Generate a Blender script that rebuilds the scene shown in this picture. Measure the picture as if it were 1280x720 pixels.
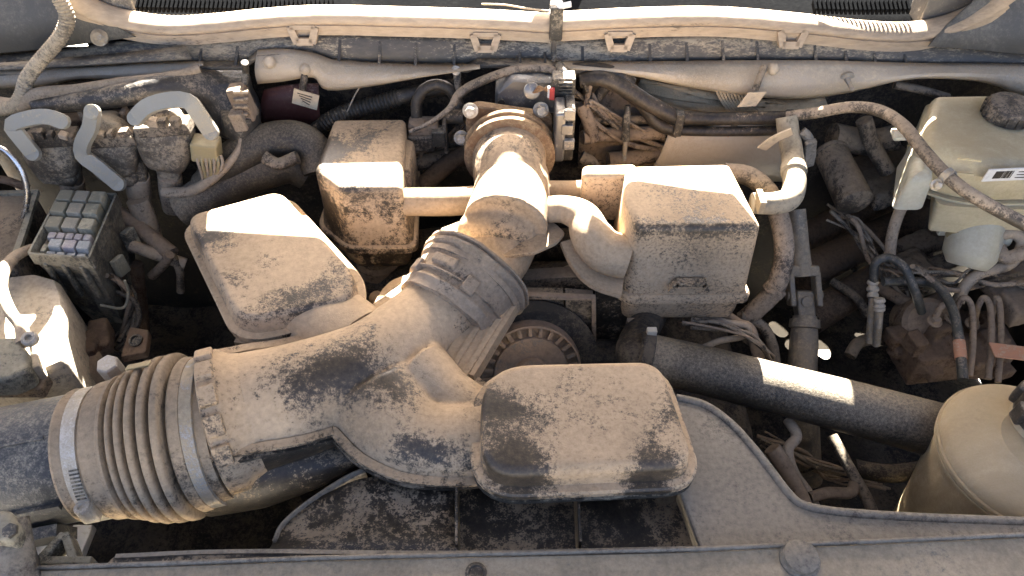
import bpy, bmesh, math, random
from mathutils import Vector, Matrix
random.seed(7)
R = math.radians
S = bpy.context.scene
for o in list(bpy.data.objects):
    bpy.data.objects.remove(o, do_unlink=True)
COL = S.collection

# ------------------------------------------------------------------ camera, sky, sun, exposure
CAM_H, PITCH, FPX = 0.60, R(47.0), 949.0
cam_d = bpy.data.cameras.new("camera"); cam = bpy.data.objects.new("camera", cam_d); COL.objects.link(cam)
cam.location = (0, 0, CAM_H); cam.rotation_euler = (math.pi/2 - PITCH, 0, 0)
cam_d.sensor_width = 36; cam_d.lens = FPX/1280*36; cam_d.clip_start = .01; cam_d.clip_end = 500
S.camera = cam
SUN_EL, SUN_AZ = R(36.0), R(0.0)            # azimuth measured from +Y (the windscreen side) towards +X
w = bpy.data.worlds.new("World"); S.world = w; w.use_nodes = True
nt = w.node_tree; sky = nt.nodes.new("ShaderNodeTexSky"); sky.sky_type = 'NISHITA'; sky.sun_disc = False
sky.sun_elevation = SUN_EL; sky.sun_rotation = SUN_AZ; sky.air_density = .4; sky.dust_density = 5.0; sky.ozone_density = .3
nt.links.new(sky.outputs[0], nt.nodes["Background"].inputs[0]); nt.nodes["Background"].inputs[1].default_value = .056
sun_d = bpy.data.lights.new("sun", 'SUN'); sun_d.energy = 5.0; sun_d.angle = R(.5); sun_d.color = (1, .965, .91)
sun = bpy.data.objects.new("sun", sun_d); COL.objects.link(sun)
to_sun = Vector((math.sin(SUN_AZ)*math.cos(SUN_EL), math.cos(SUN_AZ)*math.cos(SUN_EL), math.sin(SUN_EL)))
sun.rotation_euler = to_sun.to_track_quat('Z', 'Y').to_euler(); sun.location = to_sun*5
S.view_settings.view_transform = 'Standard'; S.view_settings.look = 'None'
S.view_settings.gamma = 1; S.view_settings.use_curve_mapping = False
S.view_settings.exposure = 4.3
S.render.engine = 'CYCLES'

# ------------------------------------------------------------------ survey helpers: sight lines -> places in metres
def ray(px, py):
    c, s = math.cos(PITCH), math.sin(PITCH); u = (px-640)/FPX; v = (360-py)/FPX
    return Vector((u, c+v*s, -s+v*c))
def P(px, py, z):
    d = ray(px, py); t = (z-CAM_H)/d.z; return Vector((0, 0, CAM_H))+d*t
def Q(px, py, y):
    d = ray(px, py); t = y/d.y; return Vector((0, 0, CAM_H))+d*t
def PP(pts, z=None):
    return [P(a[0], a[1], a[2] if z is None else z) for a in pts]
def QQ(pts, y=None):
    return [Q(a[0], a[1], a[2] if y is None else y) for a in pts]

# ------------------------------------------------------------------ materials
MATS = {}
DUST = (.42, .297, .188)
def N(nt, t, **kw):
    n = nt.nodes.new(t)
    for k, v in kw.items():
        if k.startswith('i_'):
            n.inputs[int(k[2:]) if k[2:].isdigit() else k[2:]].default_value = v
        else: setattr(n, k, v)
    return n
def M_(nt, op, a, b=None, clamp=False):
    n = nt.nodes.new("ShaderNodeMath"); n.operation = op; n.use_clamp = clamp
    for i, x in enumerate((a, b)):
        if x is None: continue
        if hasattr(x, 'is_linked'): nt.links.new(x, n.inputs[i])
        else: n.inputs[i].default_value = x
    return n.outputs[0]
def noise(nt, co, scale, detail=5, rough=.6, dist=0):
    n = N(nt, "ShaderNodeTexNoise"); n.inputs['Scale'].default_value = scale; n.inputs['Detail'].default_value = detail
    n.inputs['Roughness'].default_value = rough; n.inputs['Distortion'].default_value = dist
    nt.links.new(co, n.inputs['Vector']); return n.outputs[0]
def mixc(nt, f, a, b):
    n = nt.nodes.new("ShaderNodeMix"); n.data_type = 'RGBA'
    for i, x in ((0, f), (6, a), (7, b)):
        if hasattr(x, 'is_linked'): nt.links.new(x, n.inputs[i])
        else: n.inputs[i].default_value = x if i == 0 else (*x, 1)
    return n.outputs[2]
def dusty(name, base, cover=.5, dust=DUST, sc=14, spk=170, up=.4, rb=.42, spots=(), metal=0, bump=.3, soft=.26, stretch=(1, 1, 1), spec=.35, patch=2.5, grain=1.5, var=.45, edge=0.0, sss=0):
    """a base finish under a broken coat of dust; the coat is thicker on faces that look up and rubbed off at the given places"""
    if name in MATS: return MATS[name]
    dust = (dust[0], dust[1]*1.02, dust[2]*.98)
    if max(base) < .07: base = (base[0]*1.25, base[1]*1.03, base[2]*.78)      # dark colours tinted warm to offset blue skylight, also brown dust stain
    m = bpy.data.materials.new(name); m.use_nodes = True; nt = m.node_tree
    b = nt.nodes["Principled BSDF"]
    tc = N(nt, "ShaderNodeTexCoord"); mp = N(nt, "ShaderNodeMapping"); mp.inputs['Scale'].default_value = stretch
    nt.links.new(tc.outputs['Object'], mp.inputs[0]); co = mp.outputs[0]
    n1 = noise(nt, co, sc*.8, 8, .66, .9); n2 = noise(nt, co, spk, 4, .7); n3 = noise(nt, co, sc*.45, 3, .5); n4 = noise(nt, co, spk*3.3, 2, .6)
    geo = N(nt, "ShaderNodeNewGeometry"); sep = N(nt, "ShaderNodeSeparateXYZ"); nt.links.new(geo.outputs['Normal'], sep.inputs[0])
    v = M_(nt, 'MULTIPLY', M_(nt, 'SUBTRACT', n1, .5), patch)
    v = M_(nt, 'ADD', v, M_(nt, 'MULTIPLY', M_(nt, 'SUBTRACT', n2, .5), grain))
    v = M_(nt, 'ADD', v, M_(nt, 'MULTIPLY', sep.outputs[2], up))
    v = M_(nt, 'ADD', v, .5+(cover-.5)*1.6)
    v = M_(nt, 'SUBTRACT', v, M_(nt, 'MINIMUM', M_(nt, 'MULTIPLY', M_(nt, 'MAXIMUM', M_(nt, 'SUBTRACT', geo.outputs['Pointiness'], .52), 0.0), edge), .6))
    for (p, r, k) in spots:
        d = N(nt, "ShaderNodeVectorMath", operation='DISTANCE'); nt.links.new(tc.outputs['Object'], d.inputs[0]); d.inputs[1].default_value = p
        q = M_(nt, 'SUBTRACT', 1.0, M_(nt, 'DIVIDE', d.outputs['Value'], r), True)
        v = M_(nt, 'SUBTRACT', v, M_(nt, 'MULTIPLY', q, k*1.05))
    film = N(nt, "ShaderNodeMapRange", interpolation_type='SMOOTHSTEP'); film.inputs[1].default_value = -.35; film.inputs[2].default_value = .75; nt.links.new(v, film.inputs[0])
    v = M_(nt, 'ADD', v, M_(nt, 'MULTIPLY', M_(nt, 'SUBTRACT', n4, .5), grain*.7))
    mr = N(nt, "ShaderNodeMapRange", interpolation_type='SMOOTHSTEP'); mr.inputs[1].default_value = .5-soft; mr.inputs[2].default_value = .5+soft
    nt.links.new(v, mr.inputs[0]); f = mr.outputs[0]
    dk = tuple(c*(1-var) for c in dust); lt = tuple(min(1, c*(1+var*.4)) for c in dust)
    f3 = N(nt, "ShaderNodeMapRange"); f3.inputs[1].default_value = .35; f3.inputs[2].default_value = .65; nt.links.new(M_(nt, 'ADD', M_(nt, 'MULTIPLY', n3, .6), M_(nt, 'MULTIPLY', n2, .4)), f3.inputs[0])
    dc = mixc(nt, f3.outputs[0], dk, lt)
    bl = tuple(c*.7+d*.15 for c, d in zip(base, dust))
    fb = N(nt, 'ShaderNodeMapRange'); fb.inputs[1].default_value = .38; fb.inputs[2].default_value = .68; nt.links.new(M_(nt, 'ADD', M_(nt, 'MULTIPLY', n2, .5), M_(nt, 'MULTIPLY', n1, .5)), fb.inputs[0])
    bc = mixc(nt, fb.outputs[0], base, bl); bc = mixc(nt, M_(nt, 'MULTIPLY', film.outputs[0], .07), bc, dust)
    nt.links.new(mixc(nt, f, bc, dc), b.inputs['Base Color'])
    rr = N(nt, "ShaderNodeMapRange"); rr.inputs[3].default_value = rb; rr.inputs[4].default_value = .93; nt.links.new(f, rr.inputs[0])
    nt.links.new(rr.outputs[0], b.inputs['Roughness'])
    b.inputs['Specular IOR Level'].default_value = spec
    if sss:
        b.inputs['Subsurface Weight'].default_value = sss; b.inputs['Subsurface Radius'].default_value = (.02, .015, .008); b.inputs['Subsurface Scale'].default_value = .6
    if metal:
        mm = N(nt, "ShaderNodeMapRange"); mm.inputs[3].default_value = metal; mm.inputs[4].default_value = 0; nt.links.new(f, mm.inputs[0]); nt.links.new(mm.outputs[0], b.inputs['Metallic'])
    bp = N(nt, "ShaderNodeBump"); bp.inputs['Strength'].default_value = bump; bp.inputs['Distance'].default_value = .002
    h = M_(nt, 'ADD', M_(nt, 'MULTIPLY', f, .5), M_(nt, 'ADD', M_(nt, 'MULTIPLY', n2, .7), M_(nt, 'MULTIPLY', n4, .4)))
    nt.links.new(h, bp.inputs['Height']); nt.links.new(bp.outputs[0], b.inputs['Normal'])
    MATS[name] = m; return m
BLK = (.022, .0215, .021)
dusty('cover_plastic', BLK, .62, up=.25)
dusty('hose_rubber', (.014, .014, .014), .10, sc=22, up=.28, rb=.5)
dusty('hose_dusty', (.03, .028, .026), .50, sc=20, up=.3, rb=.55, dust=(.30, .225, .16))
dusty('dark_clutter', (.014, .013, .012), .48, sc=25, up=.35, dust=(.20, .155, .112), rb=.6)
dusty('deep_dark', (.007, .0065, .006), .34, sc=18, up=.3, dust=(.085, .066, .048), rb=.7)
dusty('brown_clutter', (.03, .024, .02), .66, sc=24, up=.3, dust=(.25, .18, .125), rb=.7)
dusty('harness_tape', (.05, .043, .036), .72, sc=40, spk=260, up=.2, dust=(.34, .26, .185), rb=.8, bump=.6)
dusty('body_paint', (.40, .33, .24), .42, sc=7, up=.25, dust=(.40, .315, .225), rb=.35, soft=.3)
dusty('cowl_plastic', (.055, .058, .062), .36, sc=11, up=.3, dust=(.36, .285, .20), rb=.55, stretch=(.45, 1, 1))
dusty('seal_rubber', (.05, .048, .045), .86, sc=14, up=.2, dust=(.40, .30, .21), rb=.6, stretch=(.3, 1, 1))
dusty('shroud_plastic', (.035, .034, .033), .55, sc=9, up=.25, dust=(.24, .202, .16), rb=.5, soft=.35, grain=1.2)
dusty('shroud_rubbed', (.014, .015, .017), .33, sc=20, up=.2, dust=(.24, .185, .13), rb=.42, soft=.14)
dusty('beam_paint', (.10, .092, .08), .66, sc=12, up=.2, dust=(.31, .245, .172), rb=.5, soft=.3)
dusty('reservoir_plastic', (.52, .445, .285), .28, sc=7, up=.3, dust=(.34, .27, .165), rb=.35, soft=.5, grain=.5, patch=1.6, bump=.12, var=.25, sss=.35)
dusty('reservoir_pale', (.45, .415, .305), .22, sc=9, up=.3, dust=(.34, .28, .19), rb=.4, soft=.5, grain=.5, patch=1.6, bump=.12, var=.25, sss=.35)
dusty('cap_plastic', (.02, .02, .02), .26, sc=25, up=.35, dust=(.22, .17, .125), rb=.5)
dusty('aluminium', (.20, .195, .185), .30, sc=30, up=.3, dust=(.36, .30, .23), rb=.42, metal=.75, soft=.25)
dusty('steel_dusty', (.30, .29, .27), .50, sc=30, up=.3, dust=(.33, .26, .18), rb=.4, metal=.7)
dusty('steel_clean', (.48, .43, .36), .42, sc=30, up=.2, dust=(.42, .36, .28), rb=.42, metal=.6, soft=.4)
dusty('rusty_flange', (.16, .085, .04), .42, sc=22, up=.35, dust=(.34, .225, .125), rb=.7, soft=.3)
dusty('lever_plastic', (.245, .232, .192), .22, sc=20, up=.15, dust=(.38, .32, .23), rb=.45, soft=.3)
dusty('relay_plastic', (.21, .19, .13), .36, sc=40, up=.2, dust=(.33, .29, .21), rb=.5, soft=.3)
dusty('relay_grey', (.24, .22, .165), .34, sc=40, up=.2, dust=(.36, .31, .24), rb=.5, soft=.3)
dusty('fuse_violet', (.27, .24, .242), .35, sc=60, up=.2, dust=(.40, .36, .33), rb=.5, soft=.3)
dusty('fuse_blue', (.27, .275, .255), .35, sc=60, up=.2, dust=(.40, .38, .35), rb=.5, soft=.3)
dusty('fusebox_plastic', (.035, .036, .034), .55, sc=22, up=.2, dust=(.25, .22, .165), rb=.5, soft=.25)
dusty('battery_plastic', (.10, .095, .09), .72, sc=16, up=.2, dust=(.45, .37, .28), rb=.5)
dusty('maroon_panel', (.05, .018, .018), .25, sc=16, up=.2, dust=(.2, .13, .10), rb=.5)
dusty('tag_paper', (.52, .40, .26), .25, sc=60, up=.1, dust=(.36, .29, .2), rb=.8, soft=.3)
dusty('white_label', (.62, .61, .57), .15, sc=40, up=.1, dust=(.45, .4, .32), rb=.6, soft=.3)
dusty('orange_tag', (.42, .20, .11), .3, sc=60, up=.1, dust=(.42, .29, .2), rb=.7)
dusty('red_clip', (.42, .03, .03), .1, sc=60, up=.1, rb=.4)
dusty('black_connector', (.02, .022, .024), .3, sc=50, up=.25, dust=(.27, .22, .16), rb=.45)
dusty('foil', (.36, .27, .165), .6, sc=18, up=.2, dust=(.34, .262, .17), rb=.6, spec=.1, bump=.8, soft=.3)
dusty('amber_plastic', (.30, .24, .12), .3, sc=40, up=.2, dust=(.36, .28, .17), rb=.4, soft=.3)
dusty('hinge_panel', (.045, .052, .060), .30, sc=6, up=.25, dust=(.15, .135, .115), rb=.5, soft=.4, grain=1.0)
dusty('blue_hose', (.032, .04, .046), .3, sc=40, up=.25, dust=(.2, .165, .13), rb=.4)
dusty('sand_ground', (.46, .40, .32), .5, sc=3, up=.2, dust=(.56, .50, .42), rb=.9)
dusty('hood_paint', (.10, .09, .075), .35, sc=5, up=.1, dust=(.32, .27, .21), rb=.35)
dusty('wiper_plastic', (.004, .005, .007), .05, sc=8, up=0, dust=(.03, .03, .03), rb=.8, spec=0)
dusty('rib_plastic', (.03, .032, .036), .2, sc=20, up=.3, dust=(.3, .24, .17), rb=.5)
dusty('bright_tube', (.62, .60, .57), .10, sc=30, up=.2, dust=(.40, .34, .26), rb=.25, metal=.95)
dusty('alternator_case', (.17, .14, .11), .62, sc=30, up=.3, dust=(.27, .18, .12), rb=.6)
dusty('intake_rubber', (.03, .026, .022), .66, sc=16, up=.2, dust=(.30, .222, .150), rb=.55, soft=.3, stretch=(1, 1, 1))
dusty('tube_plastic', (.020, .025, .034), .20, sc=13, up=.3, dust=(.24, .21, .17), rb=.42, soft=.45, grain=2.0, patch=1.8)

# ------------------------------------------------------------------ mesh helpers
def link(o, parent=None):
    COL.objects.link(o)
    if parent is not None:
        o.parent = parent; o.matrix_parent_inverse = Matrix.LocRotScale(*wm(parent)).inverted()
    return o
def wm(o):
    if o.parent is None: return o.location.copy(), o.rotation_euler.to_quaternion(), o.scale.copy()
    return Vector((0, 0, 0)), Matrix.Identity(3).to_quaternion(), Vector((1, 1, 1))
def mesh(name, V, F, mat, parent=None, sharp=38, label=None):
    me = bpy.data.meshes.new(name); me.from_pydata([tuple(v) for v in V], [], F)
    bm = bmesh.new(); bm.from_mesh(me); bmesh.ops.recalc_face_normals(bm, faces=bm.faces); bm.to_mesh(me); bm.free()
    me.shade_smooth(); me.set_sharp_from_angle(angle=R(sharp))
    me.materials.append(MATS[mat] if isinstance(mat, str) else mat)
    o = link(bpy.data.objects.new(name, me), parent)
    if label: o['label'] = label
    return o
def thing(name, label, cat, loc=(0, 0, 0), group=None):
    o = bpy.data.objects.new(name, None); o.empty_display_size = .02; COL.objects.link(o); o.location = loc
    return tag(o, label, cat, group)
def tag(o, label, cat, group=None, kind=None):
    o['label'] = label; o['category'] = cat
    if group: o['group'] = group
    if kind: o['kind'] = kind
    return o
class G:                                            # collects closed shells into one mesh
    def __init__(s): s.V = []; s.F = []
    def add(s, V, F):
        k = len(s.V); s.V += V; s.F += [[i+k for i in f] for f in F]; return s
    def out(s, name, mat, parent=None, **kw): return mesh(name, s.V, s.F, mat, parent, **kw)
def cat_rom(pts, k=8, closed=False):
    n = len(pts); out = []
    if n < 3: 
        return [pts[0].lerp(pts[-1], i/k) for i in range(k+1)] if n == 2 else pts
    for i in range(n-1):
        p0 = pts[i-1] if i else pts[0]*2-pts[1]; p1, p2 = pts[i], pts[i+1]; p3 = pts[i+2] if i+2 < n else pts[-1]*2-pts[-2]
        for j in range(k):
            t = j/k
            out.append(.5*((2*p1)+(p2-p0)*t+(2*p0-5*p1+4*p2-p3)*t*t+(3*p1-p0-3*p2+p3)*t**3))
    out.append(pts[-1]); return out
def loft(rings, cap=True, close=False):
    V = []; F = []; n = len(rings[0])
    for r in rings: V += [Vector(v) for v in r]
    m = len(rings)
    for i in range(m-1 if not close else m):
        a = i*n; b = ((i+1) % m)*n
        for j in range(n): F.append([a+j, a+(j+1) % n, b+(j+1) % n, b+j])
    if cap and not close:
        F.append(list(range(n))[::-1]); F.append([(m-1)*n+j for j in range(n)])
    return V, F
def frames(path, hint=None):
    T = []
    for i in range(len(path)):
        a = path[max(i-1, 0)]; b = path[min(i+1, len(path)-1)]; T.append((b-a).normalized())
    U = []; up = Vector(hint) if hint else (Vector((0, 0, 1)) if abs(T[0].z) < .9 else Vector((0, 1, 0)))
    for t in T:
        u = (up-t*up.dot(t)).normalized() if (up-t*up.dot(t)).length > 1e-6 else up.orthogonal()
        U.append(u)
        if not hint: up = u
    return T, U
def sweep(path, rad, n=14, k=8, sec=None, hint=None, corr=None, smooth=True):
    """a tube along smoothed points; rad: number or one per point; corr=(depth, pitch, from, to) makes convolutions"""
    path = [Vector(p) for p in path]
    np_ = len(path); pts = cat_rom(path, k) if smooth else path
    if corr:                                        # resample densely
        L = [0]
        for i in range(1, len(pts)): L.append(L[-1]+(pts[i]-pts[i-1]).length)
        step = corr[1]/6; cnt = max(4, int(L[-1]/step)); new = []; tt = []; j = 0
        for i in range(cnt+1):
            s = L[-1]*i/cnt
            while j < len(L)-2 and L[j+1] < s: j += 1
            f = (s-L[j])/max(1e-9, L[j+1]-L[j]); new.append(pts[j].lerp(pts[j+1], min(1, f))); tt.append((j+min(1, f))/(len(pts)-1))
        pts = new
    else: tt = [i/(len(pts)-1) for i in range(len(pts))]
    T, U = frames(pts, hint); rings = []; s = 0
    for i, p in enumerate(pts):
        if i: s += (pts[i]-pts[i-1]).length
        if isinstance(rad, (list, tuple)):
            x = tt[i]*(np_-1); a = min(int(x), np_-2); f = x-a; r = rad[a]*(1-f)+rad[a+1]*f
        else: r = rad
        if corr:
            t0, t1 = (corr[2], corr[3]) if len(corr) > 2 else (0, 1)
            if t0 <= tt[i] <= t1: r += corr[0]*(.5-.5*math.cos(2*math.pi*s/corr[1]))**.6
        B = T[i].cross(U[i])
        if sec: rings.append([p+B*(x*r)+U[i]*(y*r) for x, y in sec])
        else: rings.append([p+B*(math.cos(2*math.pi*q/n)*r)+U[i]*(math.sin(2*math.pi*q/n)*r) for q in range(n)])
    return loft(rings)
def tube(name, path, rad, mat, parent=None, **kw):
    V, F = sweep(path, rad, **kw); return mesh(name, V, F, mat, parent, sharp=50)
def rect(w_, h_): return [(-w_, -h_), (w_, -h_), (w_, h_), (-w_, h_)]
def strap(name, path, w_, t_, mat, parent=None, hint=(0, 0, 1), k=6, smooth=True):
    V, F = sweep(path, 1.0, sec=rect(w_, t_), hint=hint, k=k, smooth=smooth); return mesh(name, V, F, mat, parent, sharp=30)
def round_poly(poly, r, seg=5):
    """xy outline with rounded corners; r: number or one per corner"""
    out = []; n = len(poly)
    for i, p in enumerate(poly):
        p = Vector((p[0], p[1])); a = Vector(poly[i-1][:2]); b = Vector(poly[(i+1) % n][:2]); rr = r[i] if isinstance(r, (list, tuple)) else r
        da, db = (a-p), (b-p); d = min(rr, da.length*.48, db.length*.48)
        if d < 1e-5: out.append(p); continue
        s, e = p+da.normalized()*d, p+db.normalized()*d
        for k in range(seg+1):
            t = k/seg; out.append(s*(1-t)**2+p*2*t*(1-t)+e*t*t)
    return out
def area2(p): return sum(p[i-1].x*p[i].y-p[i].x*p[i-1].y for i in range(len(p)))
def inset(poly, d):
    n = len(poly); out = []; sg = 1 if area2(poly) > 0 else -1
    for i in range(n):
        a, p, b = poly[i-1], poly[i], poly[(i+1) % n]
        e1 = (p-a); e2 = (b-p)
        e1 = e1.normalized() if e1.length > 1e-9 else e2.normalized(); e2 = e2.normalized() if e2.length > 1e-9 else e1
        n1 = Vector((-e1.y, e1.x))*sg; n2 = Vector((-e2.y, e2.x))*sg; m = n1+n2
        m = m/max(.5, m.dot(n1)) if m.length > 1e-6 else n1
        out.append(p+m*d)
    return out
def slab_vf(poly, layers, r=.01, seg=5, tilt=None):
    """stack of outlines: layers are (inset, z) from bottom to top"""
    raw = [Vector((p[0], p[1])) for p in poly]; c = sum(raw, Vector((0, 0)))/len(raw); rings = []
    def ring(d):
        if isinstance(r, (int, float)) and r == 0: return inset(raw, d)
        rr = [max(x-d, .0012) for x in r] if isinstance(r, (list, tuple)) else max(r-d, .0012)
        return round_poly([tuple(v) for v in inset(raw, d)], rr, seg)
    for d, z in layers:
        q = ring(d)
        rings.append([Vector((p.x, p.y, z+(tilt[0]*(p.x-c.x)+tilt[1]*(p.y-c.y) if tilt else 0))) for p in q])
    d, z = layers[-1]; q = ring(d+.0012)
    rings.append([Vector((p.x, p.y, z+(tilt[0]*(p.x-c.x)+tilt[1]*(p.y-c.y) if tilt else 0))) for p in q])
    return loft(rings)
def dome(z0, z1, r, draft=0, n=4):
    """layers of a moulded box: straight (drafted) wall, rounded top edge"""
    h = z1-z0-r; L = [(0, z0), (draft, z1-r)]
    for i in range(1, n+1):
        a = math.pi/2*i/n; L.append((draft+r*(1-math.cos(a)), z1-r+r*math.sin(a)))
    return L
def slab(name, poly, layers, mat, parent=None, r=.01, seg=5, tilt=None, **kw):
    V, F = slab_vf(poly, layers, r, seg, tilt); return mesh(name, V, F, mat, parent, **kw)
def lathe_vf(prof, origin, axis, n=32, start=0):
    """prof: (distance along axis, radius)"""
    ax = Vector(axis).normalized(); u = ax.orthogonal().normalized(); v = ax.cross(u); o = Vector(origin)
    return loft([[o+ax*d+(u*math.cos(2*math.pi*k/n)+v*math.sin(2*math.pi*k/n))*max(rr, 1e-4) for k in range(n)] for d, rr in prof])
def lathe(name, prof, origin, axis, mat, parent=None, n=32, sharp=38):
    V, F = lathe_vf(prof, origin, axis, n); return mesh(name, V, F, mat, parent, sharp=sharp)
def bolt(loc, axis, r, mat='steel_dusty', parent=None, name='bolt'):
    g = G(); g.add(*lathe_vf([(0, r*1.45), (r*.3, r*1.45), (r*.36, r*1.3)], loc, axis, 18)); g.add(*lathe_vf([(r*.3, r), (r*1.15, r), (r*1.35, r*.8)], loc, axis, 6))
    return g.out(name, mat, parent, sharp=30)
def boxv(c, ex, ey, ez):
    """box from a centre and three half-extent vectors"""
    c, ex, ey, ez = map(Vector, (c, ex, ey, ez))
    V = [c+ex*a+ey*b+ez*d for d in (-1, 1) for b in (-1, 1) for a in (-1, 1)]
    return V, [[0, 1, 3, 2], [4, 6, 7, 5], [0, 4, 5, 1], [2, 3, 7, 6], [0, 2, 6, 4], [1, 5, 7, 3]]
def block(name, c, ex, ey, ez, mat, parent=None, bev=.002):
    V, F = boxv(c, ex, ey, ez); o = mesh(name, V, F, mat, parent, sharp=30)
    if bev:
        b = o.modifiers.new("edge", 'BEVEL'); b.width = bev; b.segments = 2; b.limit_method = 'ANGLE'; b.angle_limit = R(30); b.harden_normals = True
    return o
def blend(name, g, mat, parent=None, voxel=.003, smooth=6):
    """several closed shells fused into one moulded skin"""
    o = g.out(name, mat, parent)
    m = o.modifiers.new("fuse", 'REMESH'); m.mode = 'VOXEL'; m.voxel_size = voxel; m.use_smooth_shade = True
    s = o.modifiers.new("soften", 'SMOOTH'); s.iterations = smooth; s.factor = .5
    return o
def blend_split(name, g, zcut, mat_top, mat_low, parent, voxel=.003, smooth=8, lip=.010, th=.004, gap=.003, slope=(0, 0)):
    """a fused moulding parted at one height into an upper and a lower shell, each with its own flange"""
    o = blend(name, g, mat_top, None, voxel, smooth); bpy.context.view_layer.update()
    ev = o.evaluated_get(bpy.context.evaluated_depsgraph_get()); src = bpy.data.meshes.new_from_object(ev); bpy.data.objects.remove(o, do_unlink=True); out = []
    for side, nm, mat in ((1, name, mat_top), (-1, 'lower_shell', mat_low)):
        bm = bmesh.new(); bm.from_mesh(src); zc = zcut+(gap/2)*side
        bmesh.ops.bisect_plane(bm, geom=bm.verts[:]+bm.edges[:]+bm.faces[:], plane_co=(slope[1], 0, zc), plane_no=(-slope[0]*side, 0, side), clear_inner=True)
        bm.normal_update(); edges = [e for e in bm.edges if e.is_boundary]; nrm = {}
        for e in edges:
            for v in e.verts: n = v.normal.copy(); n.z = 0; nrm[v] = n.normalized() if n.length > 1e-5 else n
        nv = {v: sum((nrm[e.other_vert(v)] for e in v.link_edges if e.is_boundary), nrm[v]*2).normalized() for v in nrm}
        for mv in (lambda n: n*lip, lambda n: Vector((0, 0, th*side)), lambda n: n*(-lip*.98)):
            r1 = bmesh.ops.extrude_edge_only(bm, edges=edges)['geom']; edges = [x for x in r1 if isinstance(x, bmesh.types.BMEdge)]; new = {}
            for v in [x for x in r1 if isinstance(x, bmesh.types.BMVert)]:
                old = next((q.other_vert(v) for q in v.link_edges if q.other_vert(v) in nv), None)
                new[v] = nv[old] if old else Vector((0, 0, 0))
            for v, n in new.items(): v.co += mv(n)
            nv = new
        me = bpy.data.meshes.new(nm); bmesh.ops.recalc_face_normals(bm, faces=bm.faces); bm.to_mesh(me); bm.free(); me.shade_smooth(); me.set_sharp_from_angle(angle=R(50))
        me.materials.clear(); me.materials.append(MATS[mat]); out.append(link(bpy.data.objects.new(nm, me), parent))
    return out
def sheet(name, top, bottom, th, mat, parent=None):
    """curved panel between two equally long rows of points, given a thickness along its normal"""
    n = len(top); V = [Vector(p) for p in top]+[Vector(p) for p in bottom]; nrm = (V[1]-V[0]).cross(V[n]-V[0]).normalized()*th
    V += [v+nrm for v in V]; F = []; m = 2*n
    for i in range(n-1):
        F += [[i, i+1, n+i+1, n+i], [m+i+1, m+i, m+n+i, m+n+i+1], [i+1, i, m+i, m+i+1], [n+i, n+i+1, m+n+i+1, m+n+i]]
    F += [[0, n, m+n, m], [n-1, m+n-1, m+2*n-1, 2*n-1]]
    return mesh(name, V, F, mat, parent)
def grid(name, rows, mat, parent=None, th=.002, k=1, sharp=40):
    """a panel skinned over rows of points"""
    rows = [[Vector(p) for p in r] for r in rows]
    if k > 1: rows = [cat_rom(r, k) for r in rows]
    n = len(rows[0]); V = [p for r in rows for p in r]; F = [[i*n+j, i*n+j+1, (i+1)*n+j+1, (i+1)*n+j] for i in range(len(rows)-1) for j in range(n-1)]
    o = mesh(name, V, F, mat, parent, sharp=sharp); s = o.modifiers.new("thick", 'SOLIDIFY'); s.thickness = th; s.offset = 0; return o
def lerp_rows(a, b, n, bulge=0, dirn=(0, -1, .3)):
    d = Vector(dirn); return [[p.lerp(q, i/n)+d*(bulge*math.sin(math.pi*i/n)) for p, q in zip(a, b)] for i in range(n+1)]

# ================================================================== the setting
def ground():
    n = 40; V = [Vector(((i/n-.5)*120, (j/n-.5)*120, -1.15)) for j in range(n+1) for i in range(n+1)]
    F = [[j*(n+1)+i, j*(n+1)+i+1, (j+1)*(n+1)+i+1, (j+1)*(n+1)+i] for j in range(n) for i in range(n)]
    o = mesh('ground', V, F, 'sand_ground'); o['kind'] = 'structure'
ground()

# hood: stands open on its hinges above the engine bay; sunlight slips through the gap at its rear edge
HOOD_Y = 1.06
HOOD_EDGE = [(-1, .215), (-.53, .215), (-.515, .145), (-.40, .145), (-.385, .180), (-.2, .188), (-.1, .203), (-.04, .212), (.075, .212), (.10, .190), (.16, .183), (.2, .189), (.275, .196), (.305, .240), (.36, .247), (.395, .232), (.425, .128), (1, .128)]
def hood_z(x):                                      # rear edge, height stepped to shape the sun patches below
    for (a, b), (c, d) in zip(HOOD_EDGE, HOOD_EDGE[1:]):
        if a <= x <= c: return b+(d-b)*(x-a)/(c-a)
    return .2
def hood():
    t = thing('hood', 'raised hood panel standing open above the dusty engine bay', 'hood', (0, HOOD_Y, .16))
    xs = sorted(set([-1.0+2.0*i/60 for i in range(61)]+[a for a, b in HOOD_EDGE])); rows = []
    for j in range(9):
        s = j/8*1.15
        e = [max(s, (hood_z(x)-.12)/math.sin(R(58))) for x in xs]; rows.append([Vector((x, HOOD_Y-q*math.cos(R(58)), .12+q*math.sin(R(58)))) for x, q in zip(xs, e)])
    grid('skin', rows, 'hood_paint', t, th=.006)
    for k in (-.55, 0, .55):
        strap('stiffener', [Vector((k, HOOD_Y-.06-s*math.cos(R(58)), .12+s*math.sin(R(58)))) for s in (.4, .6, .8, 1.0)], .03, .008, 'hood_paint', t, hint=(0, -.85, -.5))
hood()

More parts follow.
